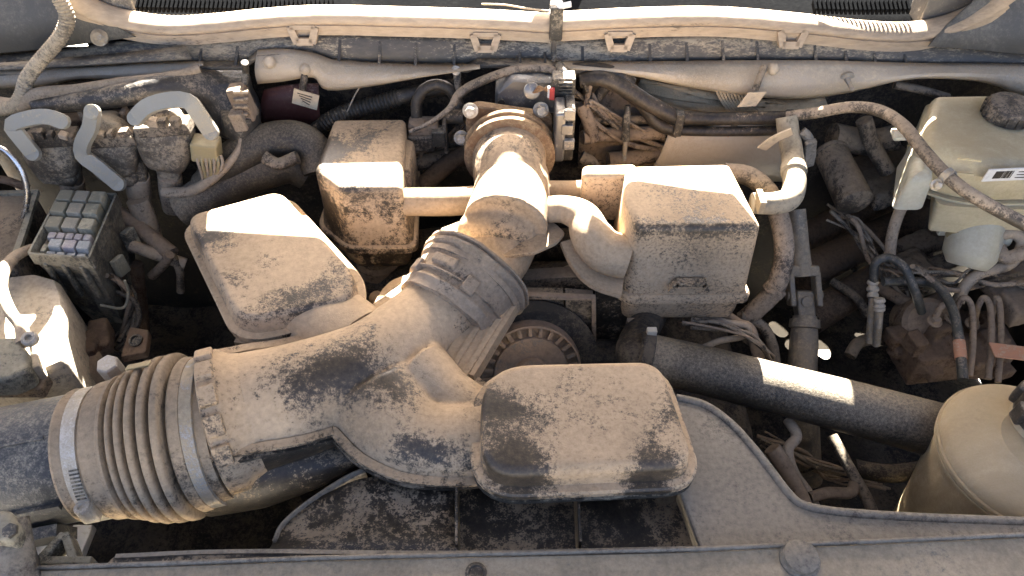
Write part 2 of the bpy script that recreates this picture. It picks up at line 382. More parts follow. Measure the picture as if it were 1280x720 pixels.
# ---- cowl at the foot of the windscreen
CY = .985
def cowl():
    t = thing('cowl_panel', 'dark plastic cowl trim with ribs and rubber seal along the windscreen base', 'cowl', (0, CY, .02))
    top = [(-60, 74), (0, 70), (70, 64), (150, 52), (230, 48), (310, 46), (400, 40), (520, 44), (690, 50), (800, 46), (900, 42), (1000, 44), (1100, 52), (1165, 54), (1230, 58), (1340, 66)]
    bot = [(-60, 90), (0, 86), (120, 82), (200, 78), (245, 76), (306, 76), (325, 62), (350, 60), (390, 64), (415, 74), (470, 77), (585, 79), (597, 73), (682, 73), (700, 80), (800, 78), (900, 75), (1040, 75), (1100, 77), (1165, 81), (1280, 82), (1340, 84)]
    def at(pts, x):
        for (a, b), (c, d) in zip(pts, pts[1:]):
            if a <= x <= c: return b+(d-b)*(x-a)/(c-a)
        return pts[-1][1]
    xs = sorted(set([a for a, b in bot]+[a for a, b in top]+list(range(-60, 1341, 40))))
    A = [Q(x, at(top, x), CY+.012) for x in xs]; B = [Q(x, at(bot, x), CY-.004) for x in xs]
    grid('front_face', lerp_rows(A, B, 4, .003), 'cowl_plastic', t, th=.003)
    C = [b+Vector((0, -.016, -.001)) for b in B]; D = [c+Vector((0, -.001, -.004)) for c in C]
    grid('lower_lip', [B, C, D], 'cowl_plastic', t, th=.002)
    for x in (158, 205, 252, 297, 425, 475, 520, 568, 650, 681, 728, 812, 858, 903, 946, 1018, 1056, 1092, 1130):
        yt = at(top, x)+9; yb = at(bot, x); a = Q(x, yt, CY+.004); b = Q(x, yb, CY-.003); c = b+Vector((0, -.015, 0)); e = Vector((.002, 0, 0))
        m_ = a.lerp(b, .75)+Vector((0, -.009, 0))
        mesh('rib', [a-e, b-e, c-e, m_-e, a+e, b+e, c+e, m_+e], [[0, 3, 2, 1], [4, 5, 6, 7], [0, 1, 5, 4], [1, 2, 6, 5], [2, 3, 7, 6], [3, 0, 4, 7]], 'rib_plastic', t)
    for x, y in ((380, 42), (607, 51), (774, 50), (989, 46)):
        e = 1/860; c = Q(x, y+1, CY-.004); X = Vector((1, 0, 0)); Z = Vector((0, .25, 1)).normalized(); Nn = Vector((0, -1, .25)).normalized()
        g = G()
        for (a, b, wid) in (((-15, 9), (-9, -10), 4.2), ((15, 9), (9, -10), 4.2), ((-10, -8), (10, -8), 4.2), ((-15, 9), (15, 9), 2.5)):
            p = c+X*a[0]*e+Z*a[1]*e; q = c+X*b[0]*e+Z*b[1]*e; d = (q-p); g.add(*boxv((p+q)/2, d/2, d.cross(Nn).normalized()*wid*e, Nn*.005))
        g.out('clip', 'seal_rubber', t, label='dust-covered trapezoid clip with a square opening')
    # rubber seal in two lengths
    for nm, pts in (('left', [(70, -22), (88, -8), (110, 6), (150, 20), (210, 28), (270, 25), (330, 19), (400, 15), (500, 17), (600, 20), (688, 25)]),
                    ('right', [(702, 23), (800, 18), (900, 17), (1000, 25), (1080, 34), (1140, 36), (1190, 26), (1230, 8), (1262, -14)])):
        P1 = [Q(x, y, CY+.012)+Vector((0, 0, -.004)) for x, y in pts]
        V_, F_ = sweep(P1, .0095, sec=[(1.9*math.cos(2*math.pi*i/20), math.sin(2*math.pi*i/20)) for i in range(20)], hint=(0, -.15, 1), k=8); o = mesh('seal', V_, F_, 'seal_rubber', t, sharp=60); o['label'] = nm+' length of sunlit rubber bulb seal'
        pl = [p+Vector((0, -.010, -.0125)) for p in P1]
        strap('seal_lip', pl, .0045, .006, 'seal_rubber', o, hint=(0, -.3, 1), k=8)
        strap('seal_groove', [p+Vector((0, -.008, -.0205)) for p in P1], .0045, .003, 'seal_rubber', o, hint=(0, -.2, 1), k=8)
        grid('sun_leak_wall', [[p+Vector((0, .012, -.005)) for p in P1], [Vector((p.x, CY+.022, .03)) for p in P1]], 'black_connector', o, th=.003, k=4)  # wall added to stop sun leaking under the seal
    # wiper well behind the seal
    xs2 = [-1.0+.1*i for i in range(21)]
    grid('wiper_well', [[Vector((x, CY+.02, .045)) for x in xs2], [Vector((x, CY+.06, .060)) for x in xs2], [Vector((x, CY+.2, .088)) for x in xs2], [Vector((x, CY+.32, .12)) for x in xs2]], 'wiper_plastic', t, th=.004)
    for x0, x1, y0, y1 in ((172, 420, 6, 10), (1018, 1140, 8, 12)):
        n = int((x1-x0)/5.5); g = G()
        for i in range(n):
            x = x0+(x1-x0)*i/n; y = y0+(y1-y0)*math.sin(math.pi*i/n)*.3; c = P(x, y, .088); g.add(*boxv(c, (.0018, 0, 0), (0, .008, .003), (0, 0, .004)))
        o = g.out('grille', 'wiper_plastic', t); o['kind'] = 'stuff'
    block('seam_bracket', Q(695, 26, CY+.002), (.009, 0, 0), (0, .012, 0), (0, 0, .024), 'black_connector', t)
    block('seam_bracket', Q(692, 60, CY-.004), (.0035, 0, 0), (0, .004, 0), (0, 0, .02), 'cowl_plastic', t)
cowl()
def wiper():  # invented bar out of view, added to keep sun off the neck
    t = thing('neck_sun_blocker', 'added black bar out of view behind the seal, shading the throttle neck', 'blocker', (.03, 1.06, .1))
    lathe('pivot', [(0, .02), (.07, .02), (.075, .015), (.076, .001)], (.10, 1.22, .085), (0, 0, 1), 'wiper_plastic', t, 24)
    strap('arm', [Vector((.10, 1.22, .158)), Vector((.06, 1.12, .150)), Vector((.02, 1.026, .143))], .008, .005, 'wiper_plastic', t)
    block('shading_bar', (.010, 1.022, .143), (.080, 0, .0), (0, .003, 0), (0, 0, .009), 'wiper_plastic', t, .002)
wiper()

def firewall():
    t = thing('firewall', 'beige painted bulkhead panel below the cowl trim', 'bulkhead', (0, 1.0, -.1))
    grid('dash_panel', [[Vector((x, 1.03, z)) for x in (-.9, -.45, 0, .45, .9)] for z in (.02, -.3, -.7)], 'deep_dark', t, th=.004)
    a = QQ([(700, 78), (780, 78), (860, 77), (940, 76), (1020, 76), (1090, 78), (1165, 80), (1230, 80), (1300, 82), (1380, 90)], CY-.012)
    b = QQ([(700, 84), (780, 92), (860, 108), (940, 120), (1010, 122), (1070, 113), (1130, 99), (1190, 98), (1250, 108), (1330, 150)], CY-.03)
    grid('right_beam', lerp_rows(a, b, 6, .014), 'body_paint', t, th=.003, k=4)
    a = QQ([(322, 64), (360, 62), (395, 68), (420, 76), (480, 80), (560, 82), (600, 80)], CY-.012)
    b = QQ([(322, 104), (355, 101), (392, 96), (410, 112), (470, 106), (530, 95), (600, 84)], CY-.03)
    grid('middle_beam', lerp_rows(a, b, 6, .012), 'body_paint', t, th=.003, k=4)
    a = QQ([(-60, 92), (0, 88), (60, 85), (120, 83), (190, 79), (255, 78)], CY-.012)
    b = QQ([(-60, 116), (0, 110), (60, 106), (100, 98), (190, 98), (255, 80)], CY-.02)
    grid('left_beam', lerp_rows(a, b, 5, .008), 'body_paint', t, th=.003, k=3)
    for x, y, r in ((337, 78, .0085), (382, 86, .008), (966, 86, .0085)):
        lathe('plug', [(0, r), (.004, r*.98), (.008, r*.7), (.010, .001)], Q(x, y, CY-.032), (0, -1, .35), 'body_paint', t, 20)
    s = Q(1058, 96, CY-.03); o = lathe('stud', [(0, .010), (.004, .010), (.005, .005), (.008, .0035), (.028, .0032), (.029, .001)], s, (.05, -1, -.15), 'steel_dusty', t, 18)
    # foil faced insulation under the right beam
    a = QQ([(800, 96), (840, 104), (880, 112), (930, 120), (980, 124), (1030, 120)], CY-.008)
    b = QQ([(790, 128), (830, 140), (880, 146), (930, 150), (980, 150), (1035, 140)], CY-.02)
    rows = lerp_rows(a, b, 10, .006)
    for r in rows:
        for p in r: p.y += random.uniform(-.007, .007)
    grid('foil_insulation', rows, 'foil', t, th=.002, k=2)
    for k in range(9):                                   # crumpled folds
        x = 895+k*4.5; strap('foil_fold', QQ([(x, 112+k*.8), (x+6, 124+k), (x+17, 140)], CY-.03), .0016, .003, 'foil', t, hint=(0, -1, 0))
    a = QQ([(730, 96), (790, 100), (850, 120), (900, 142), (940, 150)], CY+.005); b = QQ([(720, 210), (790, 225), (850, 230), (900, 228), (960, 225)], CY+.02)
    rows = lerp_rows(a, b, 9, .01)
    for r in rows:
        for p in r: p.y += random.uniform(-.02, .02)
    grid('insulation_blanket', rows, 'brown_clutter', t, th=.003, k=3)
    a = QQ([(838, 160), (880, 158), (920, 156), (985, 156)], CY-.06); b = QQ([(800, 228), (850, 228), (900, 226), (990, 226)], CY-.03)
    grid('tunnel_flange', lerp_rows(a, b, 5, .02), 'body_paint', t, th=.003, k=4)
    grid('maroon_cover', lerp_rows(QQ([(330, 112), (360, 106), (398, 104)], CY-.02), QQ([(322, 158), (355, 160), (402, 160)], CY-.02), 3, .006), 'maroon_panel', t, th=.003, k=3, sharp=60)
firewall()

def aprons():
    t = thing('fender_apron', 'dark blue-grey hinge apron in the upper left corner', 'fender', (-.8, .9, -.1))
    a = QQ([(-120, -40), (-40, -40), (60, -40), (86, -6)], 1.02); b = QQ([(-120, 40), (-20, 30), (70, 14), (110, 14)], .99); c = QQ([(-120, 72), (0, 66), (80, 58), (170, 46)], .975)
    grid('hinge_cover', [a, b, c], 'hinge_panel', t, th=.003, k=4)
    d = QQ([(-150, 84), (-10, 80), (70, 74), (160, 66), (230, 58)], .972); e = QQ([(-150, 92), (-10, 88), (70, 84), (150, 79), (240, 74)], .955)
    grid('hinge_flange', [d, e], 'cowl_plastic', t, th=.003, k=4)
    lathe('plug', [(0, .012), (.003, .012), (.005, .008), (.009, .006), (.010, .001)], Q(125, 47, .975), (.1, -1, .8), 'steel_dusty', t, 20)
    block('sun_block', (-.78, 1.035, .103), (.25, 0, 0), (0, .02, 0), (0, 0, .043), 'hood_paint', t)  # added out of view to block sun at the left
    grid('inner_wall', [[Vector((-.86, y, z)) for y in (.1, .4, .7, 1.02)] for z in (.06, -.2, -.6)], 'deep_dark', t, th=.004)
    grid('top_flange', [[Vector((x, y, .05)) for y in (.1, .4, .7, 1.02)] for x in (-1.05, -.86)], 'hood_paint', t, th=.004)
    t = thing('fender_apron', 'blue-grey hinge apron in the upper right corner', 'fender', (.8, .9, -.1))
    a = QQ([(1240, -20), (1290, -30), (1350, -30), (1420, -20)], 1.0); b = QQ([(1180, 34), (1240, 36), (1320, 40), (1420, 44)], .985); c = QQ([(1160, 58), (1220, 62), (1300, 70), (1420, 80)], .97)
    grid('hinge_cover', [a, b, c], 'hinge_panel', t, th=.003, k=4)
    block('sun_block', (.83, 1.035, .105), (.25, 0, 0), (0, .02, 0), (0, 0, .045), 'hood_paint', t)  # unseen block added to hold back sun at the right
    grid('inner_wall', [[Vector((.88, y, z)) for y in (.1, .4, .7, 1.02)] for z in (.06, -.2, -.56)], 'deep_dark', t, th=.004)
    grid('top_flange', [[Vector((x, y, .05)) for y in (.1, .4, .7, 1.02)] for x in (.88, 1.05)], 'hood_paint', t, th=.004)
aprons()

# ---- below: underbody tray with gaps through which the sunlit ground shows
def tray():
    holes = [(1040, 350, 16, 12), (1020, 350, 5, 4), (1022, 437, 14, 13), (992, 437, 10, 12), (973, 411, 12, 10), (1080, 424, 12, 4), (1097, 431, 8, 3), (1275, 416, 3, 2), (140, 470, 2, 2), (242, 361, 5, 3)]
    Z = -.56; n = []; hb = []
    for x, y, a, b in holes:
        p = P(x, y, Z); k = (p-Vector((0, 0, CAM_H))).length/FPX; hb.append((p.x, p.y, a*k, b*k*1.35))
    nx, ny = 230, 150; X0, X1, Y0, Y1 = -.86, .88, .1, 1.35; keep = {}; V = []; F = []
    def vid(i, j):
        i = round(i, 3); j = round(j, 3)
        if (i, j) not in keep:
            keep[(i, j)] = len(V); x = X0+(X1-X0)*i/nx; y = Y0+(Y1-Y0)*j/ny; V.append(Vector((x, y, Z+.012*math.sin(x*31)*math.sin(y*27))))
        return keep[(i, j)]
    for j in range(ny):
        for i in range(nx):
            x = X0+(X1-X0)*(i+.5)/nx; y = Y0+(Y1-Y0)*(j+.5)/ny
            m = min(abs((x-a)/c)**1.6+abs((y-b+.25*(x-a))/d)**1.6 for a, b, c, d in hb)
            if m > 3.5: F.append([vid(i, j), vid(i+1, j), vid(i+1, j+1), vid(i, j+1)]); continue
            for jj in range(5):
                for ii in range(5):
                    x = X0+(X1-X0)*(i+(ii+.5)/5)/nx; y = Y0+(Y1-Y0)*(j+(jj+.5)/5)/ny
                    if any(abs((x-a)/c)**1.6+abs((y-b+.25*(x-a))/d)**1.6 < 1 for a, b, c, d in hb): continue
                    F.append([vid(i+ii/5, j+jj/5), vid(i+(ii+1)/5, j+jj/5), vid(i+(ii+1)/5, j+(jj+1)/5), vid(i+ii/5, j+(jj+1)/5)])
    o = mesh('splash_shield', V, F, 'deep_dark'); s = o.modifiers.new("thick", 'SOLIDIFY'); s.thickness = .004
    tag(o, 'black underbody splash shield far below the engine, with ragged holes', 'shield')
tray()
def engine():
    t = thing('engine_block', 'dark engine top deep under the intake boxes', 'engine', (0, .75, -.5))
    slab('intake_manifold', [(-.24, .60), (.20, .60), (.22, .93), (-.26, .93)], dome(-.5, -.24, .04), 'deep_dark', t, r=.05)
    for k in range(4):
        y = .64+k*.075
        for s in (-1, 1): tube('runner', [(s*.03, y, -.235), (s*.11, y, -.225), (s*.19, y+.01, -.26), (s*.26, y+.01, -.36)], .026, 'deep_dark', t, n=12)
    for s in (-1, 1):
        slab('valve_cover', [(s*.27-.06, .55), (s*.27+.07, .55), (s*.27+.07, .97), (s*.27-.06, .97)], dome(-.5, -.30, .03), 'deep_dark', t, r=.03)
    slab('front_cover', [(-.2, .52), (.2, .52), (.2, .6), (-.2, .6)], dome(-.54, -.30, .02), 'deep_dark', t, r=.03)
engine()
def radiator():
    t = thing('radiator', 'dark radiator core behind the front crossbeam', 'radiator', (0, .28, -.5))
    block('core', (0.02, .265, -.36), (.62, 0, 0), (0, .03, 0), (0, 0, .17), 'deep_dark', t)
    block('side_tank', (-.64, .265, -.36), (.03, 0, 0), (0, .035, 0), (0, 0, .18), 'deep_dark', t); block('side_tank', (.68, .265, -.36), (.03, 0, 0), (0, .035, 0), (0, 0, .18), 'deep_dark', t)
radiator()
# ================================================================== air intake in the middle of the bay
def spots(*a): return [(tuple(P(x, y, z)), r, k) for x, y, z, r, k in a]
def flange(name, poly, z, th, mat, parent, r=.02, lip=.003):
    return slab(name, poly, [(0, z-th), (0, z-th*.25), (lip*.5, z)], mat, parent, r=r)

# ---- left rear vacuum box
def left_box():
    dusty('left_box_dust', BLK, .60, edge=4.0, up=.25, sc=18, spots=spots((405, 200, -.04, .05, 1.2), (450, 178, -.03, .06, .35), (405, 260, -.08, .05, .9), (440, 236, -.03, .03, .5)))
    t = thing('vacuum_box', 'tall dusty resonator box with chamfered corner behind the tilted lid', 'resonator box', P(450, 330, -.18))
    zt = -.03
    top = PP([(416, 147), (508, 146), (503, 236), (424, 237), (391, 212)], zt)
    slab('box', top, [(-.006, -.128), (0, -.10)]+dome(-.10, zt, .009, .001)[1:], 'left_box_dust', t, r=.010, seg=5)
    base = [Vector((p.x, p.y)) for p in top]; fl = inset(base, -.011)
    slab('flange', fl, [(0, -.136), (0, -.127), (.002, -.125)], 'left_box_dust', t, r=.016)
    slab('lower_tray', inset(base, -.003), [(.03, -.188), (.012, -.180), (.004, -.165), (0, -.1362)], 'left_box_dust', t, r=.018)
    lathe('outlet', [(0, .028), (.03, .028), (.035, .034), (.05, .034), (.09, .03)], P(466, 322, -.185)+Vector((0, .03, 0)), (0, .05, -1), 'brown_clutter', t, 24)
    p = top[1]; slab('side_wing', [p+Vector((-.004, -.10, 0)), p+Vector((.012, -.10, 0)), p+Vector((.013, -.03, 0)), p+Vector((-.004, -.02, 0))], [(0, -.128), (0, -.055), (.003, -.05)], 'left_box_dust', t, r=.006)
left_box()

# ---- right rear box with side wing
def right_box():
    dusty('right_box_dust', BLK, .80, edge=4.0, up=.12, sc=16, spk=260, grain=2.8, patch=1.6, spots=spots((800, 284, -.015, .022, .9), (830, 284, -.012, .022, .8), (865, 284, -.012, .022, .8), (900, 284, -.012, .022, .8), (935, 284, -.012, .022, .9), (850, 320, -.05, .03, .3), (930, 380, -.15, .04, .6), (870, 262, -.01, .08, .45), (780, 330, -.07, .03, .4)))
    t = thing('vacuum_box', 'large dusty resonator box with sunlit rear half right of the throttle neck', 'resonator box', P(860, 395, -.18))
    zt = -.01
    top = PP([(782, 206), (912, 203), (954, 284), (797, 285), (779, 246)], zt)
    slab('box', top, [(-.006, -.120), (-.004, -.09)]+dome(-.10, zt, .008, .0)[1:], 'right_box_dust', t, r=[.006, .010, .012, .012, .012])
    base = [Vector((p.x, p.y)) for p in top]
    slab('flange', inset(base, -.0105), [(0, -.134), (0, -.124), (.003, -.120)], 'right_box_dust', t, r=.016)
    slab('lower_tray', inset(base, -.003), [(.012, -.180), (.004, -.174), (.001, -.16), (0, -.1342)], 'right_box_dust', t, r=.016)
    wing = PP([(728, 205), (796, 203), (796, 219), (728, 219)], zt-.004)
    slab('wing', wing, dome(-.09, zt-.004, .007), 'right_box_dust', t, r=.008)
    # snap window on the front flange
    c = Q(862, 356, top[3].y-.012); g = G(); e = .0011
    for a, b in (((-21, -8), (-15, 4)), ((21, -8), (16, 4)), ((-15, 4), (16, 4))):
        p = c+Vector((a[0]*e, 0, a[1]*e)); q = c+Vector((b[0]*e, 0, b[1]*e)); d = q-p; g.add(*boxv((p+q)/2, d*.55, d.cross(Vector((0, 1, 0))).normalized()*.003, Vector((0, .005, 0))))
    g.out('latch_loop', 'right_box_dust', t)
    # curved feed pipe with its moulded half flange
    pipe = [P(686, 262, -.05), P(706, 262, -.048), P(728, 272, -.05), P(740, 296, -.06), P(757, 314, -.07), P(785, 322, -.075)]
    tube('feed_pipe', pipe, [.017, .018, .022, .027, .028, .028], 'duct_heavy', t, n=20)
    strap('pipe_flange', [p+Vector((-.004, -.010, -.026-i*.003)) for i, p in enumerate(pipe[2:])], .026, .0035, 'duct_heavy', t, k=8)
dusty('duct_heavy', BLK, .86, up=.2, sc=14, spots=())
right_box()

# ---- throttle neck, sleeve, forked duct, bellows
Z0 = -.09
def neck():
    t = thing('throttle_neck', 'curved dusty intake elbow feeding the throttle body, its crown in bright sun', 'intake elbow', P(630, 300, -.15))
    dusty('neck_dust', BLK, .78, up=.22, sc=16, spots=spots((622, 278, -.038, .06, .40), (610, 180, .0, .07, .5), (670, 175, 0, .05, .6)))
    yb = .872; c0 = Q(637, 188, yb)
    path = [c0+Vector((0, .03, 0)), c0, c0+Vector((0, -.05, .0)), P(641, 230, -.062), P(637, 258, -.060), P(631, 284, -.062)]
    g = G(); g.add(*sweep(path, [.050, .052, .050, .051, .053, .055], n=32, k=8))
    c = P(623, 288, -.070); g.add(*loft([[c+Vector((.055*math.cos(u)*math.cos(w_), .030*math.sin(u)*math.cos(w_), .036*math.sin(w_))) for u in [2*math.pi*i/24 for i in range(24)]] for w_ in [R(x) for x in (-88, -60, -30, 0, 25, 45, 65, 80, 88)]]))
    blend('shell', g, 'neck_dust', t, voxel=.0026, smooth=5)
    out = PP([(549, 286), (572, 277), (598, 268), (640, 262), (676, 270), (694, 279), (707, 291), (697, 303), (668, 316), (632, 320), (598, 316), (566, 303)], -.068)
    slab('collar_flange', out, [(.003, -.0725), (0, -.071), (0, -.0685), (.001, -.0675)], 'neck_dust', t, r=.006, seg=4)
    slab('collar_flange', out, [(.004, -.0765), (.002, -.0745), (.002, -.0730)], 'neck_dust', t, r=.006, seg=4)
    g = G(); g.add(*sweep([P(636, 288, -.092), P(622, 316, -.100), P(602, 338, -.108)], [.044, .046, .048], n=32, k=5)); g.out('throat', 'duct_heavy', t)
    # crossover tubes to both boxes
    tube('crossover_tube', [P(500, 252, -.07), P(560, 252, -.07), P(600, 250, -.07)], .0195, 'duct_heavy', t, n=20)
    tube('crossover_tube', [P(680, 239, -.06), P(715, 239, -.06), P(745, 238, -.06)], .0145, 'duct_heavy', t, n=20)
neck()

def fork():
    t = thing('intake_duct', 'wide forked intake duct, tan dust rubbed to black along its back', 'intake duct', P(440, 560, -.16))
    sp = spots((470, 450, -.03, .075, .8), (415, 465, -.03, .06, .6), (505, 478, -.04, .045, .75), (515, 560, -.06, .045, 1.0), (560, 565, -.06, .035, .5), (600, 585, -.08, .02, .3), (560, 400, -.03, .04, .35), (360, 470, -.03, .05, .45))
    dusty('fork_dust', BLK, .70, edge=4.0, up=.22, sc=15, spots=sp)
    g = G()
    main = [P(272, 530, -.10), P(320, 516, -.10), P(385, 497, -.098), P(465, 462, -.100), P(526, 414, -.106), P(562, 382, -.104), P(580, 358, -.096)]
    g.add(*sweep(main, [.070, .068, .064, .058, .053, .053, .053], n=36, k=8))
    # branch forward to the front box
    br = [P(470, 500, -.095), P(500, 535, -.098), P(545, 552, -.098), P(630, 545, -.098)]
    sec = [(math.cos(a)*1.0, math.sin(a)*.8) for a in [2*math.pi*i/28 for i in range(28)]]
    g.add(*sweep(br, [.058, .052, .042, .042], sec=sec, k=8, hint=(0, 0, 1)))
    # saddle filling the inner corner
    g.add(*sweep([P(520, 470, -.10), P(560, 500, -.105), P(600, 520, -.105)], [.045, .035, .03], n=24, k=6))
    # branch back to the tilted lid
    g.add(*sweep([P(470, 455, -.10), P(430, 425, -.10), P(392, 400, -.10), P(360, 385, -.10)], [.045, .040, .040, .036], sec=sec, k=8, hint=(0, 0, 1)))
    blend_split('duct_shell', g, -.088, 'fork_dust', 'shroud_rubbed', t, voxel=.003, smooth=9, lip=.010, th=.004, gap=.004, slope=(-.16, -.17))
    # long ribs standing on the far flange
    rail = ((634, 366), (620, 390), (602, 418), (585, 446), (571, 468))
    strap('edge_rail', [P(x, y, -.100) for x, y in rail], .022, .010, 'duct_heavy', t, k=4)
    for off in (-8, 8): strap('edge_rib', [P(x+off, y+off*.45, -.0905) for x, y in rail], .0035, .0025, 'duct_heavy', t, k=4)
    strap('edge_rail', [P(x, y, -.125) for x, y in ((466, 408), (478, 380), (492, 362), (510, 354))], .006, .010, 'duct_heavy', t, k=6)
    V, F = sweep([P(266, 592, -.15), P(330, 588, -.148), P(400, 578, -.142), P(446, 570, -.135)], [.046, .040, .026, .010], n=24, k=8)
    mesh('lower_duct', V, F, 'shroud_rubbed', t)
    # square collar by the bellows with clip teeth
    ax = (main[1]-main[0]).normalized(); up = Vector((0, 0, 1)); sd = ax.cross(up).normalized()
    c = main[0]+ax*.010
    lathe('end_collar', [(-.012, .074), (-.010, .079), (.008, .079), (.016, .073), (.03, .068)], c, ax, 'fork_dust', t, 40)
    for k, a in enumerate((62, 84, 106, 128, 150)):
        d = up*math.sin(R(a))-sd*math.cos(R(a)); block('clip_tooth', c+d*.080-ax*.001, ax*.009, d.cross(ax)*.011, d*.0045, 'fork_dust', t)
fork()

def sleeve():
    t = thing('rubber_sleeve', 'ribbed dusty rubber sleeve joining the forked duct to the elbow', 'sleeve', P(600, 380, -.16))
    dusty('sleeve_dust', (.03, .028, .027), .80, up=.15, sc=20, dust=(.35, .258, .18), spots=spots((560, 350, -.05, .04, .5), (630, 370, -.05, .03, .7)))
    a = P(556, 396, -.108); b = P(600, 337, -.090); ax = (b-a).normalized(); L = (b-a).length
    prof = [(0, .055), (0, .0605), (.010, .061), (.012, .0635), (.0145, .0635), (.017, .061), (L*.45, .0625), (L*.56, .0635), (L*.63, .064), (L*.78, .066), (L*.80, .0695), (L*.85, .070), (L*.87, .0665), (L*.90, .0665), (L*.915, .0705), (L*.95, .0705), (L*.97, .066), (L, .062), (L, .055)]
    prof = [(d_, r_*1.08) for d_, r_ in prof]
    V, F = lathe_vf(prof, a, ax, 56)
    from mathutils import noise as mn
    for i, v in enumerate(V):                        # slack, wrinkled rubber
        rel = v-a; rad = (rel-ax*rel.dot(ax)); v += rad.normalized()*(.0035*mn.noise(v*28)+.0012*mn.noise(v*95)); v += ax*(.004*mn.noise(v*22+Vector((5, 1, 2))))
    mesh('boot', V, F, 'sleeve_dust', t, sharp=60)
    up = Vector((0, 0, 1)); sd = ax.cross(up).normalized()
    # band with a raised square loop on top
    lathe('band', [(L*.645, .068), (L*.65, .0715), (L*.74, .072), (L*.75, .069)], a, ax, 'sleeve_dust', t, 48)
    for k, (an, w_, l_) in enumerate(((98, .018, .010), (62, .009, .016), (130, .007, .014))):
        d = up*math.sin(R(an))+sd*math.cos(R(an)); block('lug', a+ax*(L*(.16 if k else .28))+d*.066, ax*l_*.6, d.cross(ax)*w_, d*.0075, 'sleeve_dust', t)
    # thin molded rim lines
    for k in (.30,): lathe('rim', [(L*k, .067), (L*k+.001, .0705), (L*k+.0025, .0705), (L*k+.0035, .067)], a, ax, 'sleeve_dust', t, 48)
sleeve()

def left_lid():
    t = thing('tilted_resonator', 'large tilted rounded lid left of the duct, sunlit along its far edge', 'resonator', P(340, 420, -.14))
    dusty('lid_dust', BLK, .67, edge=4.0, up=.28, sc=13, spots=spots((262, 300, -.05, .045, .9), (330, 330, -.045, .035, .55), (370, 372, -.045, .05, .6), (320, 385, -.05, .04, .4), (410, 350, -.045, .04, .5), (290, 350, -.05, .04, .5), (420, 320, -.045, .03, .3)))
    zt = -.050
    top = PP([(231, 268), (350, 236), (443, 340), (438, 374), (298, 403)], zt)
    slab('lid', top, [(-.005, -.082), (-.003, -.07)]+dome(-.08, zt, .008, .0, 5)[1:], 'lid_dust', t, r=[.022, .02, .03, .03, .03], seg=7)
    base = round_poly([tuple(p[:2]) for p in top], [.022, .02, .03, .03, .03], 7)
    for k, (z, d) in enumerate(((-.072, -.012), (-.082, -.010))):
        slab('flange', inset(base, d), [(0, z-.006), (0, z-.001), (.0015, z)], 'lid_dust', t, r=0)
    slab('lower_half', inset(base, -.004), [(.03, -.15), (.008, -.135), (0, -.0885)], 'brown_clutter', t, r=0)
    # outlet hump running to the duct
    g = G(); sec = [(math.cos(2*math.pi*i/28), math.sin(2*math.pi*i/28)*.72) for i in range(28)]
    g.add(*sweep([P(372, 375, -.085), P(405, 398, -.088), P(445, 428, -.09)], [.050, .050, .050], sec=sec, k=6, hint=(0, 0, 1)))
    g.out('outlet', 'duct_heavy', t)
    strap('outlet_rail', PP([(362, 408, -.088), (372, 424, -.088), (384, 444, -.088)]), .004, .008, 'lid_dust', t, k=4)
    strap('outlet_rail', PP([(438, 378, -.085), (454, 394, -.086), (470, 410, -.088)]), .004, .008, 'lid_dust', t, k=4)
    strap('lower_lip', PP([(298, 422, -.11), (330, 428, -.11), (376, 440, -.11), (384, 452, -.11)]), .010, .004, 'lid_dust', t, k=5)
    lathe('vent_button', [(0, .004), (.003, .004), (.004, .003)], P(364, 412, -.078), (0, 0, 1), 'black_connector', t, 12)
left_lid()

def front_box():
    t = thing('resonator_box', 'broad dusty resonator box with rounded corners at the front of the duct', 'resonator box', P(735, 610, -.13))
    dusty('front_box_dust', BLK, .72, edge=4.0, up=.12, sc=15, spk=210, spots=spots((640, 520, -.03, .055, .6), (630, 588, -.05, .045, 1.0), (660, 597, -.06, .04, .6), (720, 470, -.03, .05, .45), (830, 582, -.05, .04, .6), (800, 594, -.06, .04, .55), (610, 510, -.05, .04, .9), (850, 500, -.03, .04, .5), (760, 500, -.03, .05, .25)))
    zt = -.046
    top = PP([(602, 453), (826, 448), (872, 582), (600, 594)], zt)
    rr = [.055, .028, .030, .040]
    slab('box', top, [(-.002, -.072), (0, -.06)]+dome(-.06, zt, .010, 0, 6)[1:], 'front_box_dust', t, r=rr, seg=8)
    base = round_poly([tuple(p[:2]) for p in top], rr, 8)
    slab('flange', inset(base, -.011), [(0, -.078), (0, -.072), (.002, -.0695)], 'front_box_dust', t, r=0)
    slab('seam', inset(base, -.008), [(0, -.0825), (0, -.0782)], 'black_connector', t, r=0)
    slab('lower_flange', inset(base, -.0105), [(.001, -.089), (0, -.087), (0, -.0828)], 'black_connector', t, r=0)
    slab('lower_half', inset(base, .004), [(.02, -.13), (.004, -.12), (0, -.0892)], 'shroud_rubbed', t, r=0)
front_box()

